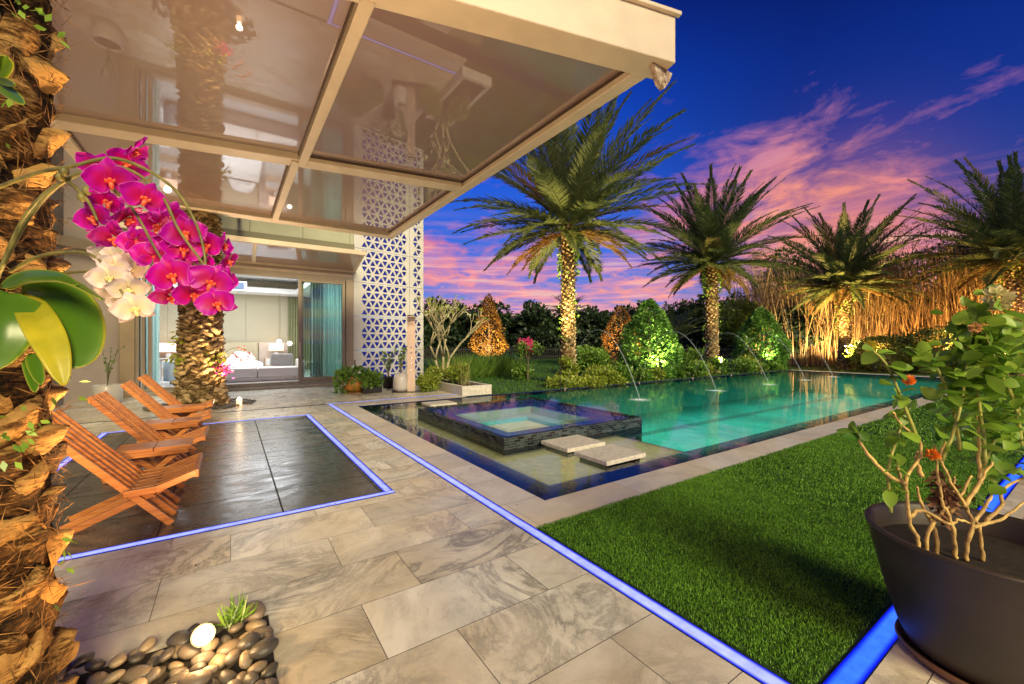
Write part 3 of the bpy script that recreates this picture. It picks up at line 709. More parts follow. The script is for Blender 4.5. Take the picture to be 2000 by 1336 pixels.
def screen():
    A = Vector((3.36, 14.26)); B = Vector((6.02, 14.78)); d = (B-A).normalized(); ang = math.atan2(d.y, d.x); W = (B-A).length
    t = thing('perforated_screen', 'white screen wall of triangular cut outs glowing blue from behind', 'screen', (A.x, A.y, 0), ang)
    s = .30; hh = .268; rows = 4
    zbase = .0; ph = rows*hh + .06
    def panel(x0, x1, z0, tx0, tx1, name='screen_panel'):
        m = M(); y0, y1 = 0.0, .03
        zt0 = z0+.03; zt1 = zt0+rows*hh
        def prism(poly):   # solid in xz extruded in y
            n = len(poly); vs = [(x, y0, z) for x, z in poly] + [(x, y1, z) for x, z in poly]
            fs = [tuple(range(n)), tuple(reversed(range(n, 2*n)))] + [(i, n+i, n+(i+1) % n, (i+1) % n) for i in range(n)]
            m.add(vs, fs)
        def cell(tri):
            c = (sum(p[0] for p in tri)/3, sum(p[1] for p in tri)/3)
            inn = [(c[0]+(p[0]-c[0])*.66, c[1]+(p[1]-c[1])*.66) for p in tri]
            for k in range(3):
                a, b, e, f = tri[k], tri[(k+1) % 3], inn[(k+1) % 3], inn[k]
                m.add([(a[0], y0, a[1]), (b[0], y0, b[1]), (e[0], y0, e[1]), (f[0], y0, f[1]), (e[0], y1, e[1]), (f[0], y1, f[1])], [(0, 1, 2, 3), (3, 2, 4, 5)])
        nc = int((tx1-tx0)/(s/2))
        for r in range(rows):
            za = zt0+r*hh; zb = za+hh
            off = 0 if r % 2 == 0 else 1
            for k in range(nc-1):
                xa = tx0 + k*s/2
                if (k+off) % 2 == 0: cell([(xa, za), (xa+s, za), (xa+s/2, zb)])
                else: cell([(xa, zb), (xa+s/2, za), (xa+s, zb)])
            # end half cells solid
            xe = tx0 + (nc-1)*s/2
            for sgn, xx in ((1, tx0), (-1, xe+s/2)):
                kk = 0 if sgn == 1 else nc-2
                up = (kk+off) % 2 == 0
                if up: tri = [(xx, za), (xx, zb), (xx+sgn*s/2, zb)]
                else: tri = [(xx, za), (xx, zb), (xx+sgn*s/2, za)]
                m.add([(p[0], y0, p[1]) for p in tri], [(0, 1, 2)])
        xr = tx0 + (nc-1)*s/2 + s/2
        m.box(x0, tx0, y0, y1, z0, z0+ph-.012); m.box(xr, x1, y0, y1, z0, z0+ph-.012)
        m.box(tx0, xr, y0, y1, z0, zt0); m.box(tx0, xr, y0, y1, zt1, z0+ph-.012)
        return m.build(name, PANELW, t)
    z = .0
    for i in range(6):
        panel(0, 2.08, z, .22, 2.02); panel(2.095, 2.68, z, 2.18, 2.635)
        z += ph
    BL = NT('blue_glow_backing'); c = BL.bsdf((.03, .05, .3), .8, Emission_Color=(.004, .018, .30), Emission_Strength=.45); BL = BL.fin(c)  # backing emits the blue glow itself, in place of hidden lamps
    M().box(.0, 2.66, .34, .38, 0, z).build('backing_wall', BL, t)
    M().box(2.66, 2.70, .032, .38, 0, z).box(0, .02, .032, .339, 0, z).build('side_return', PANELW, t)
    M().box(0, 2.70, .0, .38, z, z+.05).build('top_cap', PANELW, t)
    CY = m_emit('cyan_edge_light', (.02, .55, 1.0), 1.6)
    e = M(); e.box(2.083, 2.093, .05, .06, 0, z)
    for k in range(1, 6): e.box(.2, 1.9, .05, .06, k*ph-.010, k*ph-.003)
    e.build('edge_light', CY, t)
screen()

def canopy():
    Z = 4.2; D = .17
    t = thing('glass_canopy', 'large raised bifold glass door forming a white framed canopy over the patio', 'canopy', (.85, 7.2, Z))
    o = Vector((.85, 7.2, Z)); L = lambda x, y, z=0.0: Vector((x, y, Z+z)) - o
    XL, XR = -1.92, 3.62
    y1l, y1r = 4.12, 2.66       # near beam (slightly skewed)
    y2l, y2r = 7.75, 6.86
    y3 = 11.10
    f = M()
    def bm(a, b, w, hh=D, z=0): f.beam(Vector(a)+Vector((0, 0, z+hh/2)), Vector(b)+Vector((0, 0, z+hh/2)), w, hh)
    bm(L(XL-.1, y1l), L(XR+.09, y1r), .30, .46, -.02)
    bm(L(XL-.06, y2l), L(XR-.14, y2r), .30); 
    bm(L(XL-.06, y3-.02), L(XR+.0, y3-.02), .34)
    bm(L(XL, y1l+.1), L(XL, y3+.12), .16, D+.02, -.004); bm(L(XR-.06, y1r+.16), L(XR-.06, y3+.12), .18, D+.02, -.004)
    f.build('frame', WHITE, t, bevel=.012)
    lip = M(); lip.beam(L(XL-.1, y1l-.17, .46), L(XR+.09, y1r-.17, .46), .05, .04); lip.build('gutter_lip', WHITE, t, bevel=.006)
    r = M(); r.beam(L(.93, 3.45, .05), L(.93, 7.28, .05), .12, .16); r.build('rib', WHITE, t, bevel=.012)
    r = M(); r.beam(L(.84, 7.2, .05), L(.84, 11.0, .05), .12, .16); r.build('rib', WHITE, t, bevel=.012)
    RUB = m_plain('gasket', (.06, .035, .025), .6, .1, 5, 0)
    for (xa, xb, ya, yb, ya2, yb2) in ((XL+.08, .87, 3.95, 3.45+.15, 7.62, 7.34-.1), (.99, XR-.15, 3.45+.08, 2.80, 7.08+.02, 6.72), (XL+.08, .78, 7.9, 7.52, 10.93, 10.93), (.90, XR-.15, 7.42, 7.01, 10.93, 10.93)):
        M().add([L(xa, ya, .10), L(xb, yb, .10), L(xb, yb2, .10), L(xa, ya2, .10)], [(0, 1, 2, 3)]).build('glass_pane', CANGLASS, t)
        g = M(); c = [L(xa, ya, .08), L(xb, yb, .08), L(xb, yb2, .08), L(xa, ya2, .08)]
        for k in range(4): g.beam(c[k], c[(k+1) % 4], .03, .03)
        g.build('gasket', RUB, t)
    br = M(); c0 = L(XR+.02, y1r+.0, -.02)
    prof = [(-.17, 0), (.15, 0), (.10, -.10), (.02, -.20), (-.06, -.17), (-.12, -.07)]
    vs = [c0+Vector((x, yy, z)) for yy in (-.03, .03) for x, z in prof]; n = len(prof)
    br.add(vs, [tuple(range(n)), tuple(reversed(range(n, 2*n)))] + [(i, i+n, (i+1) % n+n, (i+1) % n) for i in range(n)])
    b = br.build('bracket', m_plain('rusty_white', (.52, .44, .34), .7, .3, 22, .8, col2=(.16, .08, .035), bd=.01), t, bevel=.006)
    M().tube([c0+Vector((0.02, -.045, -.12)), c0+Vector((.02, -.02, -.12))], .018, 10).build('bolt', STEEL, b)
    # lift arms back to the house wall
    for x in (-1.5, .2):
        M().beam(L(x, 11.1, .1), L(x, 14.28, .8), .09, .12).build('lift_arm', TAUPE, t, bevel=.008)
    # small rear awning above the bedroom doors
    t2 = thing('glass_awning', 'smaller tilted glass awning directly above the bedroom doors', 'awning', (.5, 14.25, 3.70))
    f2 = M(); XL, XR = -2.2, 3.42; y0, z0, y1, z1 = -.02, .02, -1.22, .40
    f2.beam((XL-.5, y1, z1), (XR-.5, y1, z1), .14, .13); f2.beam((XL-.5, y0, z0), (XR-.5, y0, z0), .10, .08)
    for x in (XL+.05, .55, XR-.05): f2.beam((x-.5, y0-.06, z0+.02), (x-.5, y1+.08, z1-.015), .08, .07)
    f2.build('frame', WHITE, t2, bevel=.008)
    for a, b in ((XL+.1, .50), (.60, XR-.1)):
        M().add([(a-.5, y0-.05, z0+.01), (b-.5, y0-.05, z0+.01), (b-.5, y1+.07, z1), (a-.5, y1+.07, z1)], [(0, 1, 2, 3)]).build('glass_pane', CANGLASS, t2)
canopy()

# ------------------------------------------------------------------ BEDROOM
ZF = .165
def bedroom():
    bed = thing('bed', 'double bed with white patterned duvet against a beige headboard', 'bed', (-.15, 19.0, ZF))
    M().box(-1.12, 1.12, 1.72, 1.84, 0, 1.22).build('headboard', m_plain('headboard_linen', (.48, .42, .28), .9, .05, 30, .2), bed, bevel=.02)
    M().box(-1.05, 1.05, -1.6, 1.71, 0, .32).build('bed_base', FAB, bed, bevel=.02)
    def soft(name, x0, x1, y0, y1, z0, z1, amp, m, par, nx=22, ny=16, puff=.5):
        V = []; F = []
        for j in range(ny+1):
            for i in range(nx+1):
                u, v = i/nx, j/ny
                e = (1-abs(2*u-1)**4)*(1-abs(2*v-1)**4)
                x = x0+(x1-x0)*u; y = y0+(y1-y0)*v
                V.append((x, y, z0+(z1-z0)*(puff+(1-puff)*e) + amp*noise.noise(Vector((x*4, y*4, z0)))*e))
        k = nx+1
        for j in range(ny):
            for i in range(nx): F.append((j*k+i, j*k+i+1, (j+1)*k+i+1, (j+1)*k+i))
        b = len(V); edge = [i for i in range(k)] + [(j+1)*k-1 for j in range(1, ny+1)] + [ny*k+i for i in range(nx-1, -1, -1)] + [j*k for j in range(ny-1, 0, -1)]
        V += [(V[i][0], V[i][1], z0) for i in edge]; n = len(edge)
        F += [(edge[i], b+i, b+(i+1) % n, edge[(i+1) % n]) for i in range(n)]
        me = bpy.data.meshes.new(name); me.from_pydata(V, [], F); me.polygons.foreach_set('use_smooth', [True]*len(F))
        return link(name, me, m, par)
    S = NT('floral_linen'); v = S.coord('Object'); a = S.math('ABSOLUTE', S.math('SUBTRACT', S.noise(v, 5, 3, .5, 2.5), .5))
    c = S.ramp(a, [(.012, (.25, .25, .27)), (.03, (.82, .81, .80))]); SH = S.fin(S.bsdf(c, .9))
    soft('duvet', -1.12, 1.12, -1.65, 1.1, .30, .56, .09, SH, bed, 40, 40, .6)
    for x in (-.55, .55): soft('pillow', x-.47, x+.47, 1.1, 1.68, .50, .86, .05, SH, bed, 14, 10, .15)
    # daybed
    d = thing('daybed', 'long pale linen daybed of two cushions just inside the doors', 'daybed', (.8, 15.7, ZF))
    M().box(-1.25, 1.05, -.42, .42, .0, .12).build('base', FAB, d, bevel=.02)
    for a, b in ((-1.25, -.11), (-.09, 1.05)): M().box(a, b, -.45, .45, .12, .42).build('seat_cushion', FAB, d, bevel=.05, seg=3)
    M().box(1.06, 1.24, -.45, .45, 0, .66).build('arm', FAB, d, bevel=.06, seg=3)
    c = thing('cushion', 'grey striped rectangular cushion leaning on the daybed', 'cushion', (1.42, 15.9, .60), -.12)
    mx = Matrix.Rotation(rad(-14), 4, 'X')
    M().box(-.34, .34, -.07, .07, 0, .42, mx).build('cushion_body', m_plain('grey_weave', (.36, .34, .34), .9, .2, 50, .4), c, bevel=.06, seg=4)
    # nightstand niche panels
    for x, lb in ((1.62, 'right'), (-1.95, 'left')):
        n = thing('nightstand', 'pale wooden nightstand on the %s side of the bed' % lb, 'nightstand', (x, 20.5, ZF))
        WD = m_wood('pale_oak', ((.45, .33, .24), (.55, .42, .31), (.62, .5, .38)))
        M().box(-.42, .42, -.3, .32, 0, .55).build('cabinet', WD, n, bevel=.01)
        M().box(-.38, .38, -.31, -.30, .28, .52).build('drawer', PANELW, n, bevel=.004)
        M().box(-.62, .62, .34, .38, 0, 1.22).build('back_panel', m_plain('pinkish_panel', (.6, .5, .42), .8, .04, 4, 0), n)
        l = thing('table_lamp', 'square shaded bedside lamp glowing on the %s nightstand' % lb, 'lamp', (x, 20.42, ZF+.56), group='bedside lamps')
        SHD = NT('lamp_shade'); b = SHD.bsdf((.8, .62, .5), .8, Emission_Color=(1, .62, .42), Emission_Strength=.55 if lb == 'right' else .9); SHD = SHD.fin(b)
        M().lathe([(.07, 0), (.09, .02), (.09, .24), (.03, .27), (.02, .34)], 16).build('lamp_base', PANELW, l, smooth=True)
        M().box(-.27, .27, -.16, .16, .30, .62).build('lamp_shade', SHD, l, bevel=.01)
        lamp('bedside_glow', 'POINT', (x, 20.1, 1.5), 9, (1, .66, .42), size=.12)
    G = m_emit('globe_glow', (1, .88, .72), 4.5)
    for i, (x, z) in enumerate(((1.72, 1.42), (2.12, 1.34))):
        gl = thing('globe_lamp', ('left' if i == 0 else 'right') + ' glowing glass globe of the pair beside the bed', 'lamp', (x, 20.3, z), group='glowing globes beside the bed')
        M().ball((0, 0, 0), .10, 16).build('globe', G, gl, smooth=True)
        M().tube([(0, 0, .1), (0, 0, 2.4)], .006, 6).build('cord', BLK, gl)
    # armchair
    a = thing('armchair', 'rounded pale blue upholstered armchair inside the left door', 'armchair', (-1.25, 16.0, ZF))
    AB = m_plain('pale_blue_fabric', (.45, .55, .62), .9, .05, 30, .2)
    sh = M()
    for k in range(24):
        a0 = rad(-120 + k*10); a1 = rad(-110 + k*10)
        for r0, r1, z0, z1 in ((.40, .30, .08, .66),):
            p = [(r*math.sin(q), -r*math.cos(q)*1.0, z) for q in (a0, a1) for r in (r0, r1) for z in (z0, z1)]
            sh.add(p, [(0, 1, 5, 4), (2, 6, 7, 3), (1, 3, 7, 5), (0, 4, 6, 2)])
    sh.build('shell', AB, a, smooth=True)
    M().lathe([(.0, .1), (.3, .1), (.31, .3), (.28, .4), (0, .42)], 24).build('seat', AB, a, smooth=True)
    for x, y in ((-.22, -.2), (.22, -.2), (-.22, .22), (.22, .22)): M().tube([(x, y, 0), (x, y, .1)], .015, 8).build('leg', BLK, a)
    # slim shelf + speaker
    s = thing('shelf_unit', 'slim white open shelf unit behind the blue armchair', 'shelf', (-2.05, 17.4, ZF))
    f = M(); f.box(-.4, .4, -.15, .15, .68, .71)
    f.build('top', PANELW, s, bevel=.004)
    for x in (-.38, -.19, 0, .19, .38): M().box(x-.012, x+.012, -.14, .14, 0, .68).build('divider', PANELW, s)
    sp = thing('speaker', 'small square white speaker on the floor by the left curtain', 'speaker', (-1.95, 16.2, ZF))
    M().box(-.19, .19, -.15, .15, 0, .42).build('cabinet', PANELW, sp, bevel=.01)
    o = M().lathe([(0, .0), (.12, .0), (.13, .01), (.13, -.02)], 24).build('driver', m_plain('speaker_cone', (.4, .4, .4), .6), sp); o.rotation_euler = (rad(90), 0, 0); o.location = (0, -.155, .2)
    # projector
    p = thing('projector', 'dark blue ceiling projector in its white recess above the bed', 'projector', (.05, 17.3, 3.33))
    M().box(-.62, .42, -.2, .2, -.16, .16).build('housing', m_plain('projector_white', (.6, .62, .65), .5), p, bevel=.02)
    M().box(-.50, .34, -.212, -.201, -.12, .12).build('front_panel', m_plain('projector_blue', (.015, .04, .09), .6), p)
    o = M().lathe([(0, 0), (.05, 0), (.08, .03), (.09, .03), (.09, 0)], 20).build('lens', BLK, p, smooth=True); o.rotation_euler = (rad(90), 0, 0); o.location = (-.1, -.215, 0)
    M().tube([(0, 0, .16), (0, 0, .66)], .02, 8).build('mount', STEEL, p)
    # curtains
    def curtain(x0, x1, y, m, label, folds):
        V = []; F = []; n = folds*8
        for i in range(n+1):
            u = i/n; x = x0+(x1-x0)*u; yy = y + .05*math.sin(u*folds*2*math.pi) + .02*math.sin(u*31)
            V += [(x, yy, ZF+.01), (x+.01*math.sin(i), yy*1.0, 3.38)]
        F = [(2*i, 2*i+2, 2*i+3, 2*i+1) for i in range(n)]
        me = bpy.data.meshes.new('curtain'); me.from_pydata(V, [], F); me.polygons.foreach_set('use_smooth', [True]*len(F))
        o = link('curtain', me, m); tag(o, label, 'curtain', 'teal curtains at the bedroom doors')
    CT = NT('teal_sheer'); b = CT.bsdf((.62, .82, .80), .7); tr = CT.n('ShaderNodeBsdfTranslucent'); tr.inputs[0].default_value = (.6, .82, .82, 1)
    mx = CT.n('ShaderNodeMixShader'); mx.inputs[0].default_value = .45; CT.l(b, mx.inputs[1]); CT.l(tr.outputs[0], mx.inputs[2]); CT = CT.fin(mx.outputs[0])
    CW = NT('white_sheer'); b = CW.bsdf((.62, .75, .75), .7); CW = CW.fin(b)
    curtain(-1.95, -1.60, 14.72, CT, 'narrow teal curtain gathered at the left door jamb', 5)
    curtain(2.55, 3.2, 14.85, CT, 'teal curtain behind the sliding glass at the right jamb', 9)
    curtain(2.20, 2.60, 15.2, CW, 'pale sheer curtain hanging just left of the teal one behind the sliding glass', 5)
    # olive slatted wall seen through the leaf
    q = M()
    for k in range(12): q.box(2.1+k*.1, 2.17+k*.1, 6.4, 6.48, ZF, ZF+3.2)
    q.build('slatted_panel', m_plain('olive_slats', (.20, .21, .10), .8, .1, 3, 0), HOUSE)
    lamp('room_light', 'AREA', (0, 17.2, 3.70), 370, (.90, .95, 1.0), target=(0, 17.2, 0), size=4.2, sizey=3.2)
    lamp('curtain_downlight', 'AREA', (2.6, 15.8, 3.36), 28, (.85, 1, 1), target=(2.6, 14.9, 1.5), size=.5)
    lamp('room_wash', 'AREA', (0, 16.6, 3.38), 45, (1, .93, .82), target=(0, 21, 1.6), size=4.0, sizey=.3)
bedroom()

# ------------------------------------------------------------------ CHAIRS / TABLES
def chairs():
    W = .57; n = 11; sw = W/n
    r = thing('slatted_lounge_chair', 'x', 'lounge chair', (0, 0, 0))
    A = Vector((-.09, 0, .86)); Hn = Vector((.39, 0, .30)); Ff = Vector((.655, 0, .0))
    def plank(p, q, y, name, w=.030, hgt=.048):
        m = M(); d = (Vector(q)-Vector(p)).normalized(); up = Vector((0, 1, 0)).cross(d)
        m.beam(Vector(p)+Vector((0, y, 0)), Vector(q)+Vector((0, y, 0)), w, hgt, up=Vector((-d.z, 0, d.x)) if True else up)
        return m.build(name, TEAK, r, bevel=.004)
    for i in range(n):
        y = -W/2 + sw*(i+.5)
        if i % 2 == 0:   # back slats; outer and middle ones run to the floor as front legs
            if i in (0, 4, 6, 10): plank(A, Ff, y, 'front_leg_slat')
            else: plank(A, Hn + (Ff-Hn)*.22, y, 'back_slat')
        else:            # seat slats; run back to the floor as rear legs
            S0 = Vector((.42, 0, .275)); S1 = Vector((.57, 0, .285)); S2 = Vector((.80, 0, .37))
            plank(S0 - Vector((.02, 0, 0)), S1, y, 'seat_slat'); plank(S1-Vector((.012, 0, .004)), S2, y, 'seat_slat')
            if i in (1, 5, 9): plank(Vector((0, 0, .018)), Vector((.60, 0, .268)), y, 'rear_leg_slat')
    for y in (-W/2+sw*.5+.0, W/2-sw*.5):
        plank(Vector((.385, 0, .285)), Vector((.57, 0, .29)), y + (.036 if y > 0 else -.036), 'side_rail'); plank(Vector((.565, 0, .288)), Vector((.81, 0, .378)), y+(.036 if y > 0 else -.036), 'side_rail')
    for p in ((.40, .255), (.56, .245)):
        m = M(); m.tube([(p[0], -W/2-.03, p[1]), (p[0], W/2+.03, p[1])], .008, 8); m.build('rod', TEAK, r)
    m = M(); m.box(.795, .825, -W/2-.02, W/2+.02, .34, .40); m.build('front_rail', TEAK, r, bevel=.004)
    m = M(); m.beam((-.075, -W/2, .822), (-.075, W/2, .822), .02, .03); m.build('top_rail', TEAK, r, bevel=.003)
    X = -1.03; ys = (4.38, 5.85, 7.35, 8.66)
    lab = ['nearest slatted teak lounge chair, its long rear legs reaching toward the big palm trunk', 'second slatted teak lounge chair, between the first and second side tables',
           'third slatted teak lounge chair, between the second and third side tables', 'farthest slatted teak lounge chair, nearest the middle palm trunk']
    for i, y in enumerate(ys):
        if i == 0: r.location = (X, y, .004); r['label'] = lab[0]; r['group'] = 'teak lounge chairs in a row'
        else: dup(r, (X-.01*i, y, .004), rad((-1, 1.2, -.8)[i-1]), lab[i], 'teak lounge chairs in a row')
    t = thing('side_table', 'x', 'side table', (0, 0, 0))
    M().box(-.27, -.002, -.16, .16, .40, .432).build('top_board', TEAK, t, bevel=.004); M().box(.002, .27, -.16, .16, .40, .432).build('top_board', TEAK, t, bevel=.004)
    for y in (-.15, .15): M().box(-.25, .25, y-.015, y+.015, .355, .399).build('apron', TEAK, t, bevel=.003)
    for y in (-.11, .11):
        M().beam((-.21, y, .015), (.16, y, .36), .022, .045).build('leg', TEAK, t, bevel=.003); M().beam((.21, y*.75, .015), (-.16, y*.75, .36), .022, .045).build('leg', TEAK, t, bevel=.003)
    M().tube([(0, -.13, .185), (0, .13, .185)], .009, 8).build('cross_rod', TEAK, t)
    ys = (5.12, 6.58, 7.98)
    lab = ['teak folding side table between the nearest two lounge chairs', 'teak folding side table between the second and third lounge chairs', 'teak folding side table between the third and farthest lounge chairs']
    for i, y in enumerate(ys):
        if i == 0: t.location = (-.58, y, .004); t['label'] = lab[0]; t['group'] = 'teak side tables'
        else: dup(t, (-.58, y, .004), 0, lab[i], 'teak side tables')
chairs()

# ------------------------------------------------------------------ PALMS
def boots_mesh(H, r0, r1, bw, bh, prot, rowgap, seed, flare=0.0, res=1, wild=.3, cut=.35):
    """leaf-base stubs spiralling up a trunk; returns V,F,T (quads)"""
    rs = random.Random(seed); V = []; F = []; T = []
    n = int(H/rowgap); ga = math.radians(137.5)
    def R(z):
        u = z/H; return r0 + (r1-r0)*u + flare*math.exp(-u*9)
    for i in range(n):
        z = (i+.5)*rowgap; a = i*ga + rs.uniform(-.1, .1)*wild*3; rr = R(z)
        p = prot*rs.uniform(.6, 1.35); w = bw*rs.uniform(.75, 1.25); h = bh*rs.uniform(.75, 1.3)
        tilt = rs.gauss(0, wild*.5); tone = rs.random()
        er = Vector((math.cos(a), math.sin(a), 0)); et = Vector((-math.sin(a), math.cos(a), 0)); ez = Vector((0, 0, 1))
        nu, nv = (3, 2) if res == 1 else (9, 8)
        b = len(V)
        # outer skin grid: u across, v from bottom (at trunk) to tip (protruding), then cut face back
        rows = []
        for v in range(nv+1):
            fv = v/nv
            for u in range(nu+1):
                fu = u/nu*2-1
                wid = w*(1-.38*fv**1.5)*.5
                out = (p+.02)*(fv**.8)*(1-abs(fu)**2.4) - .02
                pos = er*(rr+out) + et*(fu*wid) + ez*(z - h*.5 + h*fv + tilt*fu*w*.6)
                if res > 1:
                    k = noise.noise(pos*11+Vector((seed, 0, 0)))*.022 + noise.noise(pos*34)*.010
                    pos += er*k + ez*noise.noise(pos*17)*.012
                V.append(tuple(pos)); 
        for v in range(nv):
            for u in range(nu):
                q = b+v*(nu+1)+u; F.append((q, q+1, q+nu+2, q+nu+1)); T.append(tone)
        # cut face going back in
        top = b+nv*(nu+1); bb = len(V)
        nb = 2 if res == 1 else 4
        for s_ in range(1, nb+1):
            for u in range(nu+1):
                base = Vector(V[top+u]); fs = s_/nb
                inn = base - er*(p+.05)*fs + ez*(.012*fs + (.25*h)*fs*fs*.3)
                if res > 1: inn += ez*noise.noise(inn*26)*.012
                V.append(tuple(inn))
        for s_ in range(nb):
            for u in range(nu):
                A_ = (top if s_ == 0 else bb+(s_-1)*(nu+1)) + u; B_ = bb + s_*(nu+1) + u
                F.append((A_, A_+1, B_+1, B_)); T.append(min(tone+cut, 1.2))
    return np.array(V), np.array(F), np.array(T)

def frond_parts(c, az, el, L, droop, n, tone, w=.035, ll=.5):
    """rachis + leaflets"""
    P = []; ts = np.linspace(0, 1, 14)
    p = np.array(c, dtype=float); e = el; pts = [p.copy()]; dirs = []
    for k in range(13):
        d = np.array([math.cos(e)*math.cos(az), math.cos(e)*math.sin(az), math.sin(e)]); dirs.append(d)
        p = p + d*L/13; pts.append(p.copy()); e -= droop/13*(.4+1.3*k/13)
    dirs.append(dirs[-1]); pts = np.array(pts); dirs = np.array(dirs)
    s = np.array([-math.sin(az), math.cos(az), 0.0])
    out = []
    # rachis as 2 crossing strips
    for sd in (s, None):
        V = []
        for k in range(14):
            wd = .05*(1-k/14)+.008
            sv = sd if sd is not None else np.cross(dirs[k], s)
            V.append(pts[k]-sv*wd*.5); V.append(pts[k]+sv*wd*.5)
        F = [(2*k, 2*k+1, 2*k+3, 2*k+2) for k in range(13)]
        out.append((np.array(V), np.array(F), np.full(13, min(tone+.18, 1.0))))
    u = np.linspace(.10, .995, n); idx = np.clip((u*13).astype(int), 0, 12); fr = u*13-idx
    B = pts[idx]*(1-fr[:, None]) + pts[idx+1]*fr[:, None]; Dd = dirs[idx]
    up = np.cross(Dd, s)
    up = -up if up[:, 2].mean() < 0 else up
    for sg in (-1, 1):
        ln = ll*(np.sin(np.clip(u*1.05+.12, 0, 1)*math.pi)**.6*.85+.25)*(.85+.3*rng.random(n))
        dr = Dd*(.55+.5*u[:, None]) + s*sg*(.75-.25*u[:, None]) + up*(.20+rng.normal(size=(n, 1))*.10) + rng.normal(size=(n, 3))*.035; dr[:, 2] -= .12
        out.append(rhomb(B, dr, up+rng.normal(size=(n, 3))*.3, ln, w, np.clip(tone + rng.normal(size=n)*.07, 0, 1)))
    return out

FROND = m_leaf('palm_frond', (.045, .075, .03), (.20, .24, .085), .5, .3, old=((.27, .20, .06), (.25, .12, .04)))
def date_palm(loc, H, r, L, label, seed, nf=76, lean=0.0, group='date palms in the garden', ivy=True, dead=.07):
    random.seed(seed)
    t = thing('date_palm', label, 'palm tree', (loc[0], loc[1], -.03), seed*1.3, group)
    v, f, tn = boots_mesh(H, r, r*.92, .15, .085, .06, .014, seed, flare=.05, cut=.15, wild=.6)
    tr = M(); tr.lathe([(r*1.2, -.02), (r*1.05, .3), (r, H*.3), (r*.92, H), (.02, H+.25)], 20); b = len(tr.v)
    core = tr.build('trunk_core', CORE, None, smooth=True)
    cm = core.data; bpy.data.objects.remove(core)
    # merge core into one trunk mesh
    cv = np.array([x.co[:] for x in cm.vertices]); cf = np.array([p.vertices[:] for p in cm.polygons])
    V, F, T = join([(v, f, tn), (cv, cf, np.zeros(len(cf)))])
    link('trunk', mesh_np('trunk', V, F, T), BOOT2, t)
    parts = []
    for i in range(nf):
        u = (i+.5)/nf; az = i*2.39996 + random.uniform(-.2, .2)
        el = rad(80 - 98*u**.85) + random.uniform(-.13, .13)
        Lf = L*(.72+.28*math.sin(math.pi*min(u+.22, 1)))*random.uniform(.88, 1.08)
        if u > .90: Lf *= .70; el -= .12
        tone = .12+.30*u+random.uniform(-.08, .1)
        if u > 1-dead: tone = random.uniform(.8, .98)
        elif random.random() < .07: tone = .78
        dr = rad(24+20*u)*random.uniform(.6, 1.3)
        c = (math.cos(az)*.10, math.sin(az)*.10, H+.30-.42*u)
        parts += frond_parts(c, az, el, Lf, dr, 118, tone, w=.044, ll=.56)
    V, F, T = join(parts); link('crown', mesh_np('crown', V, F, T), FROND, t)
    if ivy:
        n = 700; a = rng.random(n)*2*math.pi; z = np.where(rng.random(n) < .6, H*(.68+.32*rng.random(n)), H*rng.random(n))
        rr = r*1.1+.07*rng.random(n); P = np.stack([rr*np.cos(a), rr*np.sin(a), z], 1); D = np.stack([np.cos(a), np.sin(a), rng.normal(size=n)*.8], 1)
        k = np.sin(a*2+z*3) > -.2; P = P[k]; D = D[k]
        v, f, tt = rhomb(P, D, rdir(len(P)), .11, .08, .4+.5*rng.random(len(P)))
        link('ivy', mesh_np('ivy', v, f, tt), LEAFG, t)
    return t
LEAFG = m_leaf('glossy_leaf', (.03, .10, .012), (.24, .42, .06), .35, .3)
LEAFY = m_leaf('yellow_green_leaf', (.07, .14, .015), (.42, .50, .07), .4, .35)
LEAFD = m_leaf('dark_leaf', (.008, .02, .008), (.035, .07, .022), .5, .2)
LEAFO = m_leaf('autumn_leaf', (.20, .10, .02), (.66, .42, .10), .5, .35)
LEAFB = m_leaf('green_cone_leaf', (.03, .11, .02), (.26, .50, .09), .35, .3)

PALMS = [((9.56, 10.69), 5.35, .23, 4.9, 'tallest date palm with an ivy clad trunk standing beside the nearest water jet', 11),
         ((18.8, 10.95), 5.1, .27, 4.4, 'second date palm, right of the green cone shrub, its dead fronds hanging left', 23),
         ((26.9, 8.35), 4.4, .28, 4.7, 'third date palm in front of the bamboo, lit gold from below', 37),
         ((27.6, 2.65), 5.0, .30, 4.7, 'date palm at the right edge behind the potted shrub', 41)]
for p in PALMS: date_palm(*p)
def uplight(loc, tgt, e, col=(1, .62, .22), spot=70, fix=True, label=None):
    sh = .45
    lamp('uplight_beam', 'SPOT', Vector((loc[0], loc[1], loc[2]+sh)) + (Vector(tgt)-Vector(loc)).normalized()*.08, e, col, tgt, size=.05, spot=spot, blend=.8)
    if fix:
        t = thing('garden_spotlight', label, 'spotlight', loc, group='small garden spotlights')
        M().tube([(0, 0, -.03), (0, 0, sh)], .012, 6).build('stake', BLK, t)
        d = (Vector(tgt)-Vector(loc)).normalized()
        M().tube([Vector((0, 0, sh))-d*.03, Vector((0, 0, sh))+d*.06], [.03, .04], 12).build('housing', BLK, t)
UP = (1, .60, .20)
uplight((8.3, 9.65, 0), (9.56, 10.69, 6.2), 2700, (1, .74, .30), 80, label='black garden spotlight at the foot of the tallest palm')
uplight((17.4, 9.7, 0), (18.8, 10.95, 6.0), 2700, (1, .72, .28), 80, label='black garden spotlight at the foot of the second palm')
uplight((24.6, 7.6, 0), (26.9, 8.35, 5.4), 7500, UP, 85, label='black garden spotlight at the foot of the third palm')
uplight((25.4, 4.2, 0), (27.6, 2.7, 6.2), 7500, (1, .54, .16), 85, label='black garden spotlight at the foot of the right edge palm')

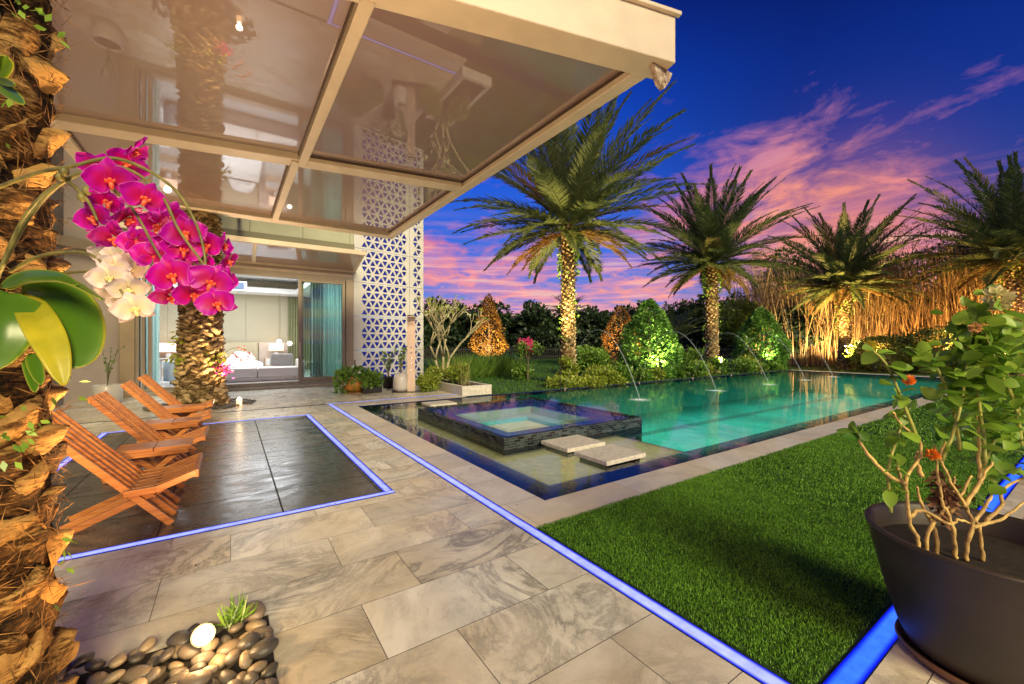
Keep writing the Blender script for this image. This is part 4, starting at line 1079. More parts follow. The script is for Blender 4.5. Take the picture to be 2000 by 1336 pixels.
# middle palm trunk by the chairs (its crown is above the canopy)
def mid_palm():
    x, y = -.54, 11.43
    t = thing('date_palm', 'thick rough palm trunk rising through the canopy gap behind the lounge chairs', 'palm tree', (x, y, -.02), 0)
    v, f, tn = boots_mesh(7.0, .36, .29, .20, .075, .085, .0068, 5, flare=.14, cut=.10, wild=.8)
    V, F, T = v, f, tn
    n = 24; zs = [0, .3, 1, 3, 7.1]; rs = [.52, .44, .36, .33, .27]
    cv = np.array([(r*math.cos(k/n*2*math.pi), r*math.sin(k/n*2*math.pi), z) for r, z in zip(rs, zs) for k in range(n)])
    cf = np.array([(i*n+k, i*n+(k+1) % n, (i+1)*n+(k+1) % n, (i+1)*n+k) for i in range(4) for k in range(n)])
    V, F, T = join([(V, F, T), (cv, cf, np.zeros(len(cf)))])
    link('trunk', mesh_np('trunk', V, F, T), BOOT2, t)
    parts = []
    for i in range(40):
        u = (i+.5)/40; az = i*2.39996
        parts += frond_parts((0, 0, 7.1), az, rad(85-95*u), 3.4, rad(50), 40, .3, w=.05, ll=.5)
    V, F, T = join(parts); link('crown', mesh_np('crown', V, F, T), FROND, t)
    # epiphytes on the trunk
    ep = []
    for (dx, dz, k) in ((.35, 1.02, 26), (-.36, 1.05, 30), (.1, 1.1, 26), (-.4, 1.5, 14), (.3, 3.0, 40), (.36, 3.5, 30)):
        n = k; P = np.array([dx, -.30, dz]) + rng.normal(size=(n, 3))*(.07, .04, .09); D = rdir(n); D[:, 1] -= .5
        ep.append(rhomb(P, D, rdir(n), .12, .06, .3+.7*rng.random(n)))
    v, f, tt = join(ep); link('epiphyte_leaves', mesh_np('epiphyte', v, f, tt), LEAFY, t)
    # bud sprays
    b = M()
    st = [(.36+.55*u, -.32, 1.12+.40*math.sin(u*2.6)*.6 - .12*u) for u in np.linspace(0, 1, 12)]
    b.tube(st, .006, 5)
    st2 = [(.36+.42*u, -.35, 1.05+.16*math.sin(u*2.8) - .12*u) for u in np.linspace(0, 1, 10)]; b.tube(st2, .005, 5)
    b.build('orchid_stem', m_plain('stem_dark', (.06, .07, .02), .6), t)
    q = M()
    for s_ in (st, st2):
        for p in s_[-5:]:
            for _ in range(3): q.ball((p[0]+random.gauss(0, .03), p[1]+random.gauss(0, .02), p[2]+random.gauss(0, .03)), .020, 6)
    q.build('bud', m_plain('pink_bud', (.35, .10, .13), .6), t)
    n = 120; P = np.array([.42, -.34, .82]) + rng.normal(size=(n, 3))*(.08, .04, .07); v, f, tt = rhomb(P, rdir(n), rdir(n), .06, .045, rng.random(n))
    link('purple_flowers', mesh_np('purple_flowers', v, f, tt), m_leaf('small_orchid', (.35, .02, .16), (.7, .06, .35), .5, .3), t)['kind'] = 'stuff'
mid_palm()

# ---- pebbles
def pebble_mesh(seed):
    me = bpy.data.meshes.new('pebble'); rs = random.Random(seed); V = []; F = []; n = 14; m = 8
    for i in range(m+1):
        a = -math.pi/2+math.pi*i/m
        for k in range(n):
            t = 2*math.pi*k/n; c = max(math.cos(a), .03)
            p = Vector((c*math.cos(t), c*math.sin(t)*.72, math.sin(a)*.5)); p *= 1+.16*noise.noise(p*1.3+Vector((seed*7, 0, 0))); V.append(tuple(p))
    F = [(i*n+k, i*n+(k+1) % n, (i+1)*n+(k+1) % n, (i+1)*n+k) for i in range(m) for k in range(n)]
    me.from_pydata(V, [], F); me.polygons.foreach_set('use_smooth', [True]*len(F)); return me
def pebbles():
    t = NT('river_pebble'); oi = t.n('ShaderNodeObjectInfo').outputs['Random']; v = t.coord('Object')
    c = t.ramp(oi, [(0, (.04, .036, .03)), (.4, (.13, .11, .085)), (.75, (.26, .19, .12)), (1, (.38, .29, .18))])
    n = t.noise(v, 3.5, 7, .65); c = t.mix(t.math('MULTIPLY', n, .6), c, (.05, .045, .04))
    PEB = t.fin(t.bsdf(c, .36, t.bump(t.noise(v, 12, 4), .15, .05), spec=.5))
    ms = [pebble_mesh(i) for i in range(6)]
    for m in ms: m.materials.append(PEB)
    sheet('pebble_bed', -1.6, .16, 1.0, 2.46, .004, SOIL)
    pts = []
    tries = 0
    while len(pts) < 240 and tries < 30000:
        tries += 1; r = random.choice((.032, .038, .046, .055)); x = random.uniform(-.85, .15); y = random.uniform(1.35, 2.47)
        if (x+.675)**2 + (y-1.99)**2 < .05: continue
        if all((x-a)**2+(y-b)**2 > ((r+c)*.72)**2 for a, b, c in pts): pts.append((x, y, r))
    for i, (x, y, r) in enumerate(pts):
        o = bpy.data.objects.new('pebble', ms[i % 6]); COL.objects.link(o); s = r*random.uniform(.95, 1.3)
        o.scale = (s, s, s); o.location = (x, y, s*.42 + random.choice((0, 0, .02, .035))); o.rotation_euler = (random.gauss(0, .25), random.gauss(0, .25), random.uniform(0, 6.28))
        tag(o, 'smooth grey river pebble in the bed at the foot of the foreground palm', 'pebble', 'river pebbles at the foreground palm')
    # ring round the middle palm: one mass
    V = []; F = []; b = 0
    base = pebble_mesh(3); bv = np.array([q.co[:] for q in base.vertices]); bf = np.array([p.vertices[:] for p in base.polygons])
    for i in range(420):
        a = random.uniform(0, 6.28); rr = random.uniform(.5, .95)
        c = np.array([-.50+rr*math.cos(a)*1.05, 11.35+rr*math.sin(a)*.9, .03]); s = random.uniform(.03, .05); an = random.uniform(0, 6.28)
        R = np.array([[math.cos(an), -math.sin(an), 0], [math.sin(an), math.cos(an), 0], [0, 0, 1]])
        V.append(bv@R.T*s+c); F.append(bf+b); b += len(bv)
    o = link('gravel', mesh_np('gravel', np.concatenate(V), np.concatenate(F), smooth=True), m_plain('ring_gravel', (.12, .11, .095), .6, .5, 25, .3)); o['kind'] = 'stuff'
    tag(o, 'ring of small dark pebbles round the middle palm trunk', 'pebbles')
pebbles()

# ---- near palm with orchids
TP = Vector((-.675, 1.99, 0))
def near_palm():
    t = thing('date_palm', 'huge shaggy palm trunk filling the left edge in the foreground', 'palm tree', (TP.x, TP.y, 0), 0)
    H = 3.2
    v, f, tn = boots_mesh(H, .175, .165, .19, .105, .048, .0155, 77, flare=.02, res=2, wild=.7)
    n = 40; zs = np.linspace(0, 3.2, 60); V2 = []
    for z in zs:
        for k in range(n):
            a = k/n*2*math.pi; r = .175+.03*math.exp(-z*3)+.018*noise.noise(Vector((math.cos(a)*3, math.sin(a)*3, z*9)))
            V2.append((r*math.cos(a), r*math.sin(a), z))
    cf = np.array([(i*n+k, i*n+(k+1) % n, (i+1)*n+(k+1) % n, (i+1)*n+k) for i in range(59) for k in range(n)])
    V, F, T = join([(v, f, tn), (np.array(V2), cf, np.full(len(cf), .0))])
    link('trunk', mesh_np('trunk', V, F, T), BOOT, t)
    # ragged fibre strands
    n = 4200; a = rng.random(n)*2*math.pi; z = rng.random(n)*3.1; rr = .18+.035*rng.random(n)
    P = np.stack([rr*np.cos(a), rr*np.sin(a), z], 1)
    D = np.stack([np.cos(a)*.12, np.sin(a)*.12, rng.normal(size=n)*.7-.1], 1) + np.stack([-np.sin(a), np.cos(a), 0*a], 1)*rng.normal(size=(n, 1))*.9
    v, f, tt = rhomb(P, D, np.stack([np.cos(a), np.sin(a), 0*a], 1), .075*(.4+rng.random(n)), .0032, rng.random(n))
    link('fibre', mesh_np('fibre', v, f, tt), m_leaf('coir', (.03, .015, .004), (.38, .2, .06), .8, .2), t)
    # moss and small ferns
    sm = []
    for (z0, a0, k) in ((2.42, -.75, 22), (1.12, -.9, 26), (2.05, -1.1, 12), (1.3, -.2, 12), (.7, -.3, 8)):
        a = a0+rng.normal(size=k)*.18; z = z0+rng.normal(size=k)*.06; rr = .23+.02*rng.random(k)
        P = np.stack([rr*np.cos(a), rr*np.sin(a), z], 1); D = np.stack([np.cos(a), np.sin(a), rng.normal(size=k)], 1)+rng.normal(size=(k, 3))*.5
        sm.append(rhomb(P, D, rdir(k), .034, .016, .3+.6*rng.random(k)))
    v, f, tt = join(sm); link('moss', mesh_np('moss', v, f, tt), LEAFG, t)['kind'] = 'stuff'
    return t
near_palm()

# ------------------------------------------------------------------ ORCHIDS
def petal_mat(name, inner, outer, edge):
    t = NT(name); a = t.n('ShaderNodeAttribute', attribute_name='edge').outputs['Fac']
    n = t.noise(t.coord('Object'), 60, 4)
    f = t.math('ADD', a, t.math('MULTIPLY', t.math('SUBTRACT', n, .5), .12))
    c = t.ramp(f, [(0, inner), (.35, outer), (.9, outer), (.985, edge)])
    vn_ = t.noise(t.coord('Object', (40, 9, 1)), 1.4, 5, .7, .5)
    c = t.mix(t.math('MULTIPLY', vn_, .55), c, t.mix(1, c, (.72, .45, .68), 'MULTIPLY'))
    b = t.bsdf(c, .45, spec=.4); tr = t.n('ShaderNodeBsdfTranslucent'); t.l(c, tr.inputs[0])
    mx = t.n('ShaderNodeMixShader'); mx.inputs[0].default_value = .35; t.l(b, mx.inputs[1]); t.l(tr.outputs[0], mx.inputs[2])
    return t.fin(mx.outputs[0])
def flower_mesh(name, R=1.0, var=0):
    rv = random.Random(var); jj = (lambda a: rv.uniform(-a, a)) if var else (lambda a: 0.0)
    V = []; F = []; E = []
    def petal(ang, ln, wd, z, cup, pw=.75, back=0.0):
        nu, nv = 8, 9; b = len(V)
        for v in range(nv+1):
            fv = v/nv
            w = wd*math.sin(math.pi*min(fv**pw, 1))**.75 if 0 < fv < 1 else .02*wd
            w = max(w, .04*wd)
            for u in range(nu+1):
                fu = u/nu*2-1
                x = fu*w*.5; y = ln*fv + .04; zz = z - cup*(fu*fu)*w + cup*.5*math.sin(fv*math.pi)*.5 - back*fv*fv + .03*math.sin(fv*9+fu*3+ang*3)*fv
                ca, sa = math.cos(ang), math.sin(ang)
                V.append((R*(x*ca-y*sa), R*(x*sa+y*ca), R*zz)); E.append(max(abs(fu)**2.5, fv**3*.98)*1.0 if fv > .3 else abs(fu)**2.5*.9*fv/.3*1.0)
        for v in range(nv):
            for u in range(nu):
                q = b+v*(nu+1)+u; F.append((q, q+1, q+nu+2, q+nu+1))
    for a_, l_, w_, z_, c_, p_, b_ in ((0, .48, .34, -.03, .10, .75, .06), (125, .47, .32, -.035, .10, .75, .06), (-125, .47, .32, -.03, .10, .75, .05), (78, .50, .62, .02, -.08, .62, 0), (-78, .50, .62, .025, -.08, .62, 0)):
        petal(rad(a_+jj(9)), l_*(1+jj(.1)), w_*(1+jj(.12)), z_, c_+jj(.10), p_, b_+jj(.16)+(-.06 if var else 0))
    me = bpy.data.meshes.new(name); me.from_pydata(V, [], F); me.polygons.foreach_set('use_smooth', [True]*len(F))
    a = me.attributes.new('edge', 'FLOAT', 'POINT'); a.data.foreach_set('value', E); return me
def lip_mesh(name):
    m = M()
    m.ball((0, .02, .06), .05, 8)
    for s_ in (-1, 1): m.tube([(0, -.02, .03), (s_*.08, -.02, .10), (s_*.09, .03, .16)], [.03, .045, .012], 6)
    m.tube([(0, -.02, .03), (0, -.10, .12), (0, -.19, .10), (0, -.22, .05)], [.035, .055, .045, .01], 7)
    me = bpy.data.meshes.new(name); me.from_pydata(m.v, [], m.f); me.polygons.foreach_set('use_smooth', [True]*len(m.f)); return me

def orchids():
    PM = petal_mat('magenta_petal', (.60, .0, .12), (.60, .002, .46), (.95, .5, .9)); PW = petal_mat('white_petal', (.85, .85, .55), (.84, .80, .74), (.9, .88, .84))
    RL = m_plain('red_lip', (.75, .01, .05), .4, .3, 30, .1, col2=(.8, .25, .05)); YL = m_plain('yellow_white_lip', (.85, .8, .55), .4, .2, 30, .1, col2=(.8, .6, .05))
    STEM = m_plain('orchid_stem', (.22, .20, .05), .5, .3, 20, .2); LF = None
    fm = flower_mesh('flower'); fm.materials.append(PM)
    fms = [fm] + [flower_mesh('flower', 1.0, q) for q in (1, 2, 3, 4)]
    for q in fms[1:]: q.materials.append(PM); fw = flower_mesh('flower_w'); fw.materials.append(PW)
    lm = lip_mesh('lip'); lm.materials.append(RL); lw = lip_mesh('lip_w'); lw.materials.append(YL)
    d0 = 1.0
    def plant(label, base, flowers, stems, mesh, lip, buds=()):
        t = thing('orchid', label, 'orchid', base)
        b = Vector(base)
        for st in stems:
            pts = [at(x, y, d)-b for x, y, d in st]
            # smooth
            P = []
            for i in range(len(pts)-1):
                p0 = pts[max(i-1, 0)]; p1 = pts[i]; p2 = pts[i+1]; p3 = pts[min(i+2, len(pts)-1)]
                for k in range(6):
                    u = k/6; P.append(.5*((2*p1)+(-p0+p2)*u+(2*p0-5*p1+4*p2-p3)*u*u+(-p0+3*p1-3*p2+p3)*u**3))
            P.append(pts[-1]); M().tube(P, [.0052*(1-.55*i/len(P)) for i in range(len(P))], 7).build('stem', STEM, t, smooth=True)
        for (x, y, dia, yaw, pit, dd) in flowers:
            d = d0+dd; pos = at(x, y, d)
            o = bpy.data.objects.new('flower', random.choice(fms) if mesh is fm else mesh); COL.objects.link(o); o.parent = t; o.location = pos-b
            s = dia/FL*d*(.80 if mesh is fm else .78); o.scale = (s, s, s)
            # face the viewer side of the patio, turned by yaw/pitch
            view = (Vector((0, 0, CH))-pos).normalized()
            q = view.to_track_quat('Z', 'Y'); up = q.to_matrix().to_4x4() @ Matrix.Rotation(rad(yaw), 4, 'Y') @ Matrix.Rotation(rad(pit), 4, 'X') @ Matrix.Rotation(rad(random.uniform(-25, 25)), 4, 'Z')
            o.rotation_euler = up.to_euler()
            l = bpy.data.objects.new('lip', lip); COL.objects.link(l); l.parent = o
        for (x, y, dd) in buds:
            M().ball(at(x, y, d0+dd)-b, .010, 8, 1.2).build('bud', STEM, t, smooth=True)
        return t
    fl = [(262, 292, 80, 65, 30, .05), (245, 320, 85, 20, -10, .08), (190, 330, 85, -30, 20, .10), (215, 352, 98, 0, 0, -.03), (205, 395, 85, 35, -20, .06),
          (283, 388, 92, 10, -5, -.04), (185, 425, 80, -45, 10, .04), (250, 425, 85, 40, 30, .07), (225, 465, 90, -25, 35, .03), (310, 440, 88, -15, 25, .06), (265, 470, 80, 150, 10, .02), (300, 500, 90, 160, 0, .0),
          (330, 425, 85, 10, 15, .07), (362, 455, 88, -5, 0, .01), (330, 480, 80, 30, 20, .05), (358, 490, 84, 10, -20, .02), (398, 478, 85, 25, 0, .06), (400, 520, 70, 100, 10, .1),
          (436, 478, 62, 70, 0, .05), (446, 510, 60, 60, 20, .06), (335, 538, 96, 0, 0, -.05), (378, 575, 84, 15, 10, .0), (335, 578, 76, -10, 35, .0), (412, 552, 98, 0, 0, -.05), (442, 548, 70, 50, 5, .03), (424, 594, 84, -5, -5, -.07), (345, 520, 75, 40, 30, .05)]
    st = [[(-40, 610, 1.15), (15, 500, 1.10), (60, 420, 1.05), (130, 352, 1.02), (230, 325, 1.0), (310, 375, .99), (350, 450, .98), (400, 520, .98), (412, 552, .98)],
          [(-60, 390, 1.12), (60, 342, 1.05), (140, 325, 1.02), (230, 310, 1.0), (330, 360, .99), (380, 430, .99), (400, 500, .98), (398, 540, .98)],
          [(-40, 640, 1.15), (20, 480, 1.1), (70, 395, 1.06), (150, 340, 1.03), (200, 345, 1.0), (260, 410, .98), (300, 480, .97), (335, 538, .97)],
          [(130, 352, 1.02), (170, 390, 1.0), (190, 430, .99)]]
    plant('magenta moth orchid with long arching flower sprays growing from the foreground palm trunk', TP+Vector((.16, -.14, 1.45)), fl, st, fm, lm, ((125, 335, 0), (118, 345, .01), (160, 385, 0), (170, 372, 0)))
    fw_ = [(205, 500, 70, -30, 20, .12), (235, 500, 80, 160, 0, .10), (250, 525, 82, 20, 10, .09), (213, 543, 84, 0, 0, .02), (250, 565, 84, 10, 20, .04), (225, 570, 74, -20, 30, .07), (262, 603, 88, 5, 0, .0), (222, 520, 70, -20, 0, .05), (240, 590, 70, -30, 20, .05)]
    st = [[(20, 530, 1.15), (80, 500, 1.1), (150, 492, 1.06), (190, 505, 1.04), (215, 535, 1.03), (250, 590, 1.03)], [(60, 540, 1.15), (130, 533, 1.1), (205, 528, 1.06)]]
    plant('white moth orchid spray hanging just below the magenta one', TP+Vector((.17, -.1, 1.36)), fw_, st, fw, lw)
    # big strap leaves
    t = thing('orchid_leaves', 'broad glossy orchid leaves hanging on the foreground palm trunk', 'plant', TP+Vector((.13, -.16, 1.42)))
    b = Vector(t.location)
    ml = NT('orchid_leaf'); a = ml.n('ShaderNodeAttribute', attribute_name='edge').outputs['Fac']
    nn = ml.noise(ml.coord('Object'), 7, 4)
    c = ml.ramp(ml.math('ADD', a, ml.math('MULTIPLY', nn, .3)), [(.1, (.07, .17, .012)), (.85, (.12, .24, .02)), (1.15, (.35, .36, .03))])
    bb = ml.bsdf(c, .28, ml.bump(nn, .1, .01), spec=.5); tr = ml.n('ShaderNodeBsdfTranslucent'); ml.l(c, tr.inputs[0]); mx = ml.n('ShaderNodeMixShader'); mx.inputs[0].default_value = .22
    ml.l(bb, mx.inputs[1]); ml.l(tr.outputs[0], mx.inputs[2]); LM = ml.fin(mx.outputs[0])
    yl = NT('orchid_leaf_yellow'); nn = yl.noise(yl.coord('Object'), 7, 4); c = yl.ramp(nn, [(.35, (.30, .33, .015)), (.7, (.62, .55, .03))])
    bb = yl.bsdf(c, .35); tr = yl.n('ShaderNodeBsdfTranslucent'); yl.l(c, tr.inputs[0]); mx = yl.n('ShaderNodeMixShader'); mx.inputs[0].default_value = .3
    yl.l(bb, mx.inputs[1]); yl.l(tr.outputs[0], mx.inputs[2]); YM = yl.fin(mx.outputs[0])
    def strap(ctrl, wpx, m, normal=None, name='leaf', twist=0.0):
        pts = [at(x, y, d)-b for x, y, d in ctrl]; n = 18; P = []
        L = len(pts)-1
        for k in range(n+1):
            u = k/n*L; i = min(int(u), L-1); f = u-i
            p0 = pts[max(i-1, 0)]; p1 = pts[i]; p2 = pts[i+1]; p3 = pts[min(i+2, L)]
            P.append(.5*((2*p1)+(-p0+p2)*f+(2*p0-5*p1+4*p2-p3)*f*f+(-p0+3*p1-3*p2+p3)*f**3))
        V = []; F = []; E = []; nu = 8
        for k, p in enumerate(P):
            u = k/n; tg = (P[min(k+1, n)]-P[max(k-1, 0)]).normalized()
            vw = (Vector((0, 0, CH))-(p+b)).normalized(); s = tg.cross(vw).normalized(); nrm = s.cross(tg)
            if twist: s = (s*math.cos(twist)+nrm*math.sin(twist)).normalized(); nrm = s.cross(tg)
            w = wpx/FL*.97*(math.sin(math.pi*min(.12+u*.9, 1)**.9)**.55 if u < .985 else .12)
            if u < .15: w *= .35+.65*u/.15
            for j in range(nu+1):
                q = j/nu*2-1; V.append(tuple(p + s*q*w*.5 + nrm*(-.10*(1-abs(q))*w*1.2))); E.append(abs(q)**4)
        for k in range(n):
            for j in range(nu):
                q = k*(nu+1)+j; F.append((q, q+1, q+nu+2, q+nu+1))
        me = bpy.data.meshes.new(name); me.from_pydata(V, [], F); me.polygons.foreach_set('use_smooth', [True]*len(F))
        a = me.attributes.new('edge', 'FLOAT', 'POINT'); a.data.foreach_set('value', E)
        o = link(name, me, m, t); md = o.modifiers.new('s', 'SOLIDIFY'); md.thickness = .003
    strap([(40, 570, 1.14), (95, 580, 1.10), (135, 620, 1.06), (150, 680, 1.03), (138, 718, 1.01)], 108, LM)
    strap([(20, 570, 1.06), (12, 600, 1.02), (5, 650, 1.0), (-20, 725, .99)], 112, LM)
    strap([(45, 575, 1.12), (75, 625, 1.02), (105, 685, .99), (125, 752, .98)], 56, YM)
    strap([(15, 562, 1.12), (60, 545, 1.08), (130, 548, 1.02), (200, 584, .98)], 32, LM, twist=1.1)
    strap([(0, 560, 1.12), (50, 540, 1.08), (110, 540, 1.04), (150, 556, 1.0)], 30, LM, twist=.6)
    # small plants lower and higher
    strap([(60, 690, 1.05), (70, 720, 1.02), (80, 750, 1.0)], 22, LM); strap([(50, 700, 1.05), (62, 735, 1.02), (68, 765, 1.0)], 18, LM)
    t2 = thing('epiphyte', 'small bright green seedling with three leaves high on the foreground palm trunk', 'plant', TP+Vector((.1, -.2, 2.0))); t = t2; b = Vector(t2.location)
    strap([(-5, 150, 1.05), (8, 125, 1.02), (14, 112, 1.0)], 26, LM); strap([(-5, 155, 1.05), (10, 160, 1.02), (28, 165, 1.0)], 16, LM); strap([(-8, 160, 1.05), (18, 180, 1.02), (46, 202, 1.0)], 24, LM)
orchids()

# ---- pebble-bed uplight (lit) and tuft
def near_lamp():
    lx, ly = -.10, 2.30
    t = thing('ground_spotlight', 'lit round spotlight in the pebble bed below the foreground palm', 'spotlight', (lx, ly, 0))
    ax = Vector((.02, -.80, .56)).normalized()   # lens tipped up across the bed
    c = Vector((0, 0, .095))
    M().tube([(0, .02, 0), (0, .02, .07)], .014, 8).build('stake', STEEL, t)
    M().tube([c-ax*.06, c-ax*.045, c+ax*.010, c+ax*.018, c+ax*.0175], [.03, .042, .044, .045, .040], 24).build('housing', m_plain('cream_metal', (.7, .62, .45), .4), t, smooth=True)
    e = M(); e.tube([c+ax*.016, c+ax*.021], [.040, .034], 20); e.build('lens', m_emit('lamp_lens', (1, .72, .36), 26), t)
    lamp('ground_spot_glow', 'POINT', (lx+.01, ly-.13, .19), 7, (1, .62, .26), size=.03)
    lamp('trunk_spot', 'SPOT', (lx+.06, ly-.12, .22), 62, (1, .50, .13), target=(TP.x+.12, TP.y-.12, 1.5), size=.03, spot=85, blend=.7)
    lamp('trunk_front_fill', 'SPOT', (.35, .55, .12), 95, (1, .52, .15), target=(TP.x+.1, TP.y-.1, 1.3), size=.05, spot=70, blend=.8)  # added fill for the trunk front; it has no fixture
    n = 60; P = np.array([.02, 2.40, .05])+rng.normal(size=(n, 3))*(.025, .025, .0); D = rng.normal(size=(n, 3))*.7; D[:, 2] = .7+.5*rng.random(n)
    v, f, tt = rhomb(P, D, rdir(n), .13*(.5+.6*rng.random(n)), .011, .3+.6*rng.random(n))
    o = link('grass_tuft', mesh_np('grass_tuft', v, f, tt), LEAFG); tag(o, 'small green grass tuft on the largest pebbles by the lit spotlight', 'plant')
    lamp('canopy_fill', 'SPOT', (lx+.02, ly-.1, .25), 760, (1, .62, .28), target=(1.0, 4.6, 4.2), size=.05, spot=150, blend=1)  # added upward fill for the canopy underside, set beside the lit spotlight
    # palm lamp near the middle palm
    t = thing('ground_lamp', 'small lit candle like lamp on the gravel right of the middle palm', 'lamp', (.16, 11.0, 0))
    M().lathe([(.05, 0), (.055, .14), (.045, .14), (.04, .02)], 16).build('glass_cup', m_emit('cup_glow', (1, .55, .25), 3.2), t)
    M().ball((0, 0, .14), .032, 10, 1.3).build('flame', m_emit('flame_glow', (1, .75, .4), 22), t)
    lamp('mid_palm_spot', 'SPOT', (.12, 10.75, .25), 130, (1, .60, .22), target=(-.5, 11.4, 2.4), size=.05, spot=95, blend=.8)
    lamp('canopy_fill', 'SPOT', (.16, 10.9, .3), 700, (1, .66, .34), target=(.8, 9.6, 4.2), size=.05, spot=160, blend=1)  # second added fill, lifting the far canopy panes and frame
    lamp('mid_palm_front_fill', 'SPOT', (-.6, 9.9, .12), 110, (1, .66, .3), target=(-.54, 11.4, 2.2), size=.05, spot=75, blend=.8)  # added fill on the near side of the middle palm
near_lamp()

# ------------------------------------------------------------------ POT + SHRUB right
def big_pot():
    px, py = 2.72, .33
    t = thing('plant_pot', 'large black tapered plant pot on the patio in the right foreground', 'plant pot', (px, py, 0))
    PB = NT('black_resin'); v = PB.coord('Object'); n = PB.noise(v, 40, 4); vo = PB.n('ShaderNodeTexVoronoi'); vo.inputs['Scale'].default_value = 26; PB.l(v, vo.inputs['Vector'])
    sp = PB.ramp(vo.outputs['Distance'], [(.03, (1, 1, 1)), (.06, (0, 0, 0))])
    c = PB.ramp(PB.noise(v, 3, 6), [(.3, (.020, .015, .010)), (.7, (.045, .032, .022))]); c = PB.mix(PB.math('MULTIPLY', sp, .25), c, (.2, .17, .13)); PB = PB.fin(PB.bsdf(c, .5, PB.bump(n, .15, .003)))
    M().lathe([(.02, .03), (.255, .03), (.275, .05), (.30, .11), (.345, .26), (.392, .46), (.402, .525), (.415, .540), (.412, .555), (.396, .555), (.386, .54), (.37, .42)], 64).build('pot_wall', PB, t, smooth=True)
    M().lathe([(.02, .002), (.285, .002), (.305, .03), (.30, .045), (.285, .028), (.02, .025)], 48).build('saucer', m_plain('brown_saucer', (.16, .08, .035), .5), t, smooth=True)
    M().disc(.376, .45, 40).build('soil', SOIL, t)
    s = thing('potted_shrub', 'leggy leafy shrub with bare tan lower branches growing in the large black pot', 'shrub', (px, py, .45))
    b = Vector(s.location)
    BR = m_plain('tan_branch', (.58, .42, .13), .7, .25, 22, .4, col2=(.2, .12, .05)); GS = m_plain('green_branch', (.32, .34, .07), .6, .2, 15, .2)
    D0 = 1.80
    bare = [[(1795, 1075, .0), (1790, 1047, 0), (1778, 1023, 0), (1769, 949, -.02), (1778, 918, 0), (1798, 891, 0), (1796, 860, 0), (1763, 832, 0), (1743, 805, -.02)],
            [(1810, 1080, .03), (1812, 1039, .02), (1841, 1000, .02), (1860, 975, .04), (1864, 930, .05)], [(1866, 1090, 0), (1864, 1062, 0), (1856, 1015, 0), (1841, 984, .01), (1837, 953, .02), (1825, 871, .03)],
            [(1888, 1095, 0), (1889, 1060, 0), (1899, 1023, 0), (1884, 984, 0), (1856, 941, 0), (1837, 891, 0), (1848, 864, 0)], [(1899, 1023, .02), (1930, 980, .03), (1938, 960, .04)], [(1884, 990, 0), (1915, 941, .02), (1938, 902, .02)],
            [(1770, 945, -.02), (1739, 930, -.03), (1708, 902, -.04), (1681, 867, -.05), (1675, 846, -.05)], [(1778, 1010, 0), (1800, 996, 0), (1852, 1023, .0), (1872, 1015, 0), (1897, 1023, 0)],
            [(1899, 1030, .0), (1922, 1023, 0), (1961, 1011, .03), (2010, 975, .06)], [(1925, 1018, .02), (1957, 988, .03), (1957, 957, .04), (2000, 934, .06)], [(1920, 1095, 0), (1918, 1070, 0), (1912, 1027, .0), (1905, 1018, 0)],
            [(1915, 945, .04), (1912, 880, .05), (1909, 809, .05)], [(1800, 930, .02), (1790, 900, .02), (1793, 880, .02)], [(1769, 960, .0), (1756, 925, 0), (1753, 905, 0)], [(1856, 1000, .02), (1880, 960, .03), (1898, 930, .04)],
            [(1830, 1085, .05), (1826, 1035, .05), (1800, 985, .04), (1790, 950, .04)]]
    rt = Vector((0, 0, 0))
    def curve(pts):
        P = []
        for i in range(len(pts)-1):
            p0 = pts[max(i-1, 0)]; p1 = pts[i]; p2 = pts[i+1]; p3 = pts[min(i+2, len(pts)-1)]
            for k in range(5):
                u = k/5; q = .5*((2*p1)+(-p0+p2)*u+(2*p0-5*p1+4*p2-p3)*u*u+(-p0+3*p1-3*p2+p3)*u**3); P.append(q+Vector([random.gauss(0, .0015) for _ in range(3)]))
        return P+[pts[-1]]
    for br in bare:
        P = curve([at(x, y, D0+dd)-b for x, y, dd in br]); M().tube(P, [.0095*(1-.6*i/len(P))*random.uniform(.85, 1.12) for i in range(len(P))], 7).build('branch', BR, s, smooth=True)
    tips = [[(1800, 860, 0), (1768, 760, 0), (1745, 690, -.02), (1730, 640, -.03), (1715, 600, -.04), (1700, 680, -.04)][:5]]
    green = [[(1795, 860, 0), (1770, 800, -.02), (1745, 740, -.03), (1730, 710, -.04), (1700, 678, -.05)], [(1840, 900, 0), (1870, 820, 0), (1885, 740, .02), (1895, 660, .03), (1935, 590, .03)],
             [(1875, 880, .08), (1860, 790, .06), (1830, 720, .05), (1795, 695, .04)], [(1925, 905, .02), (1915, 800, .04), (1900, 700, .05), (1920, 620, .05)],
             [(1995, 870, 0), (1985, 800, 0), (1960, 740, 0), (1935, 680, 0), (1920, 640, .0)], [(1990, 840, .1), (1985, 770, .1), (1950, 700, .1), (1960, 640, .1)], [(1900, 980, .1), (1925, 900, .1), (1950, 840, .12), (1960, 800, .12)],
             [(1740, 1000, 0), (1735, 920, 0), (1760, 830, .02), (1765, 800, .02)]]
    lp = []
    def oval(P, Dr, N, L, W, tone):
        """rounded 2x3 leaf"""
        Dr = Dr/np.linalg.norm(Dr, axis=1, keepdims=True); S_ = np.cross(Dr, N); S_ /= np.linalg.norm(S_, axis=1, keepdims=True); Nn = np.cross(S_, Dr)
        prof = [(0, .10), (.18, .62), (.42, .98), (.68, .86), (.88, .48), (1, .08)]
        rows = []
        n = len(P)
        for u, w in prof:
            mid = P+Dr*(L*u)[:, None] - Nn*(L*u*u*.22)[:, None]
            e = S_*(W*w*.5)[:, None]; up = Nn*(W*w*.12)[:, None]
            rows.append(np.stack([mid-e+up, mid, mid+e+up], 1))
        V = np.stack(rows, 1).reshape(n, -1, 3); k = V.shape[1]
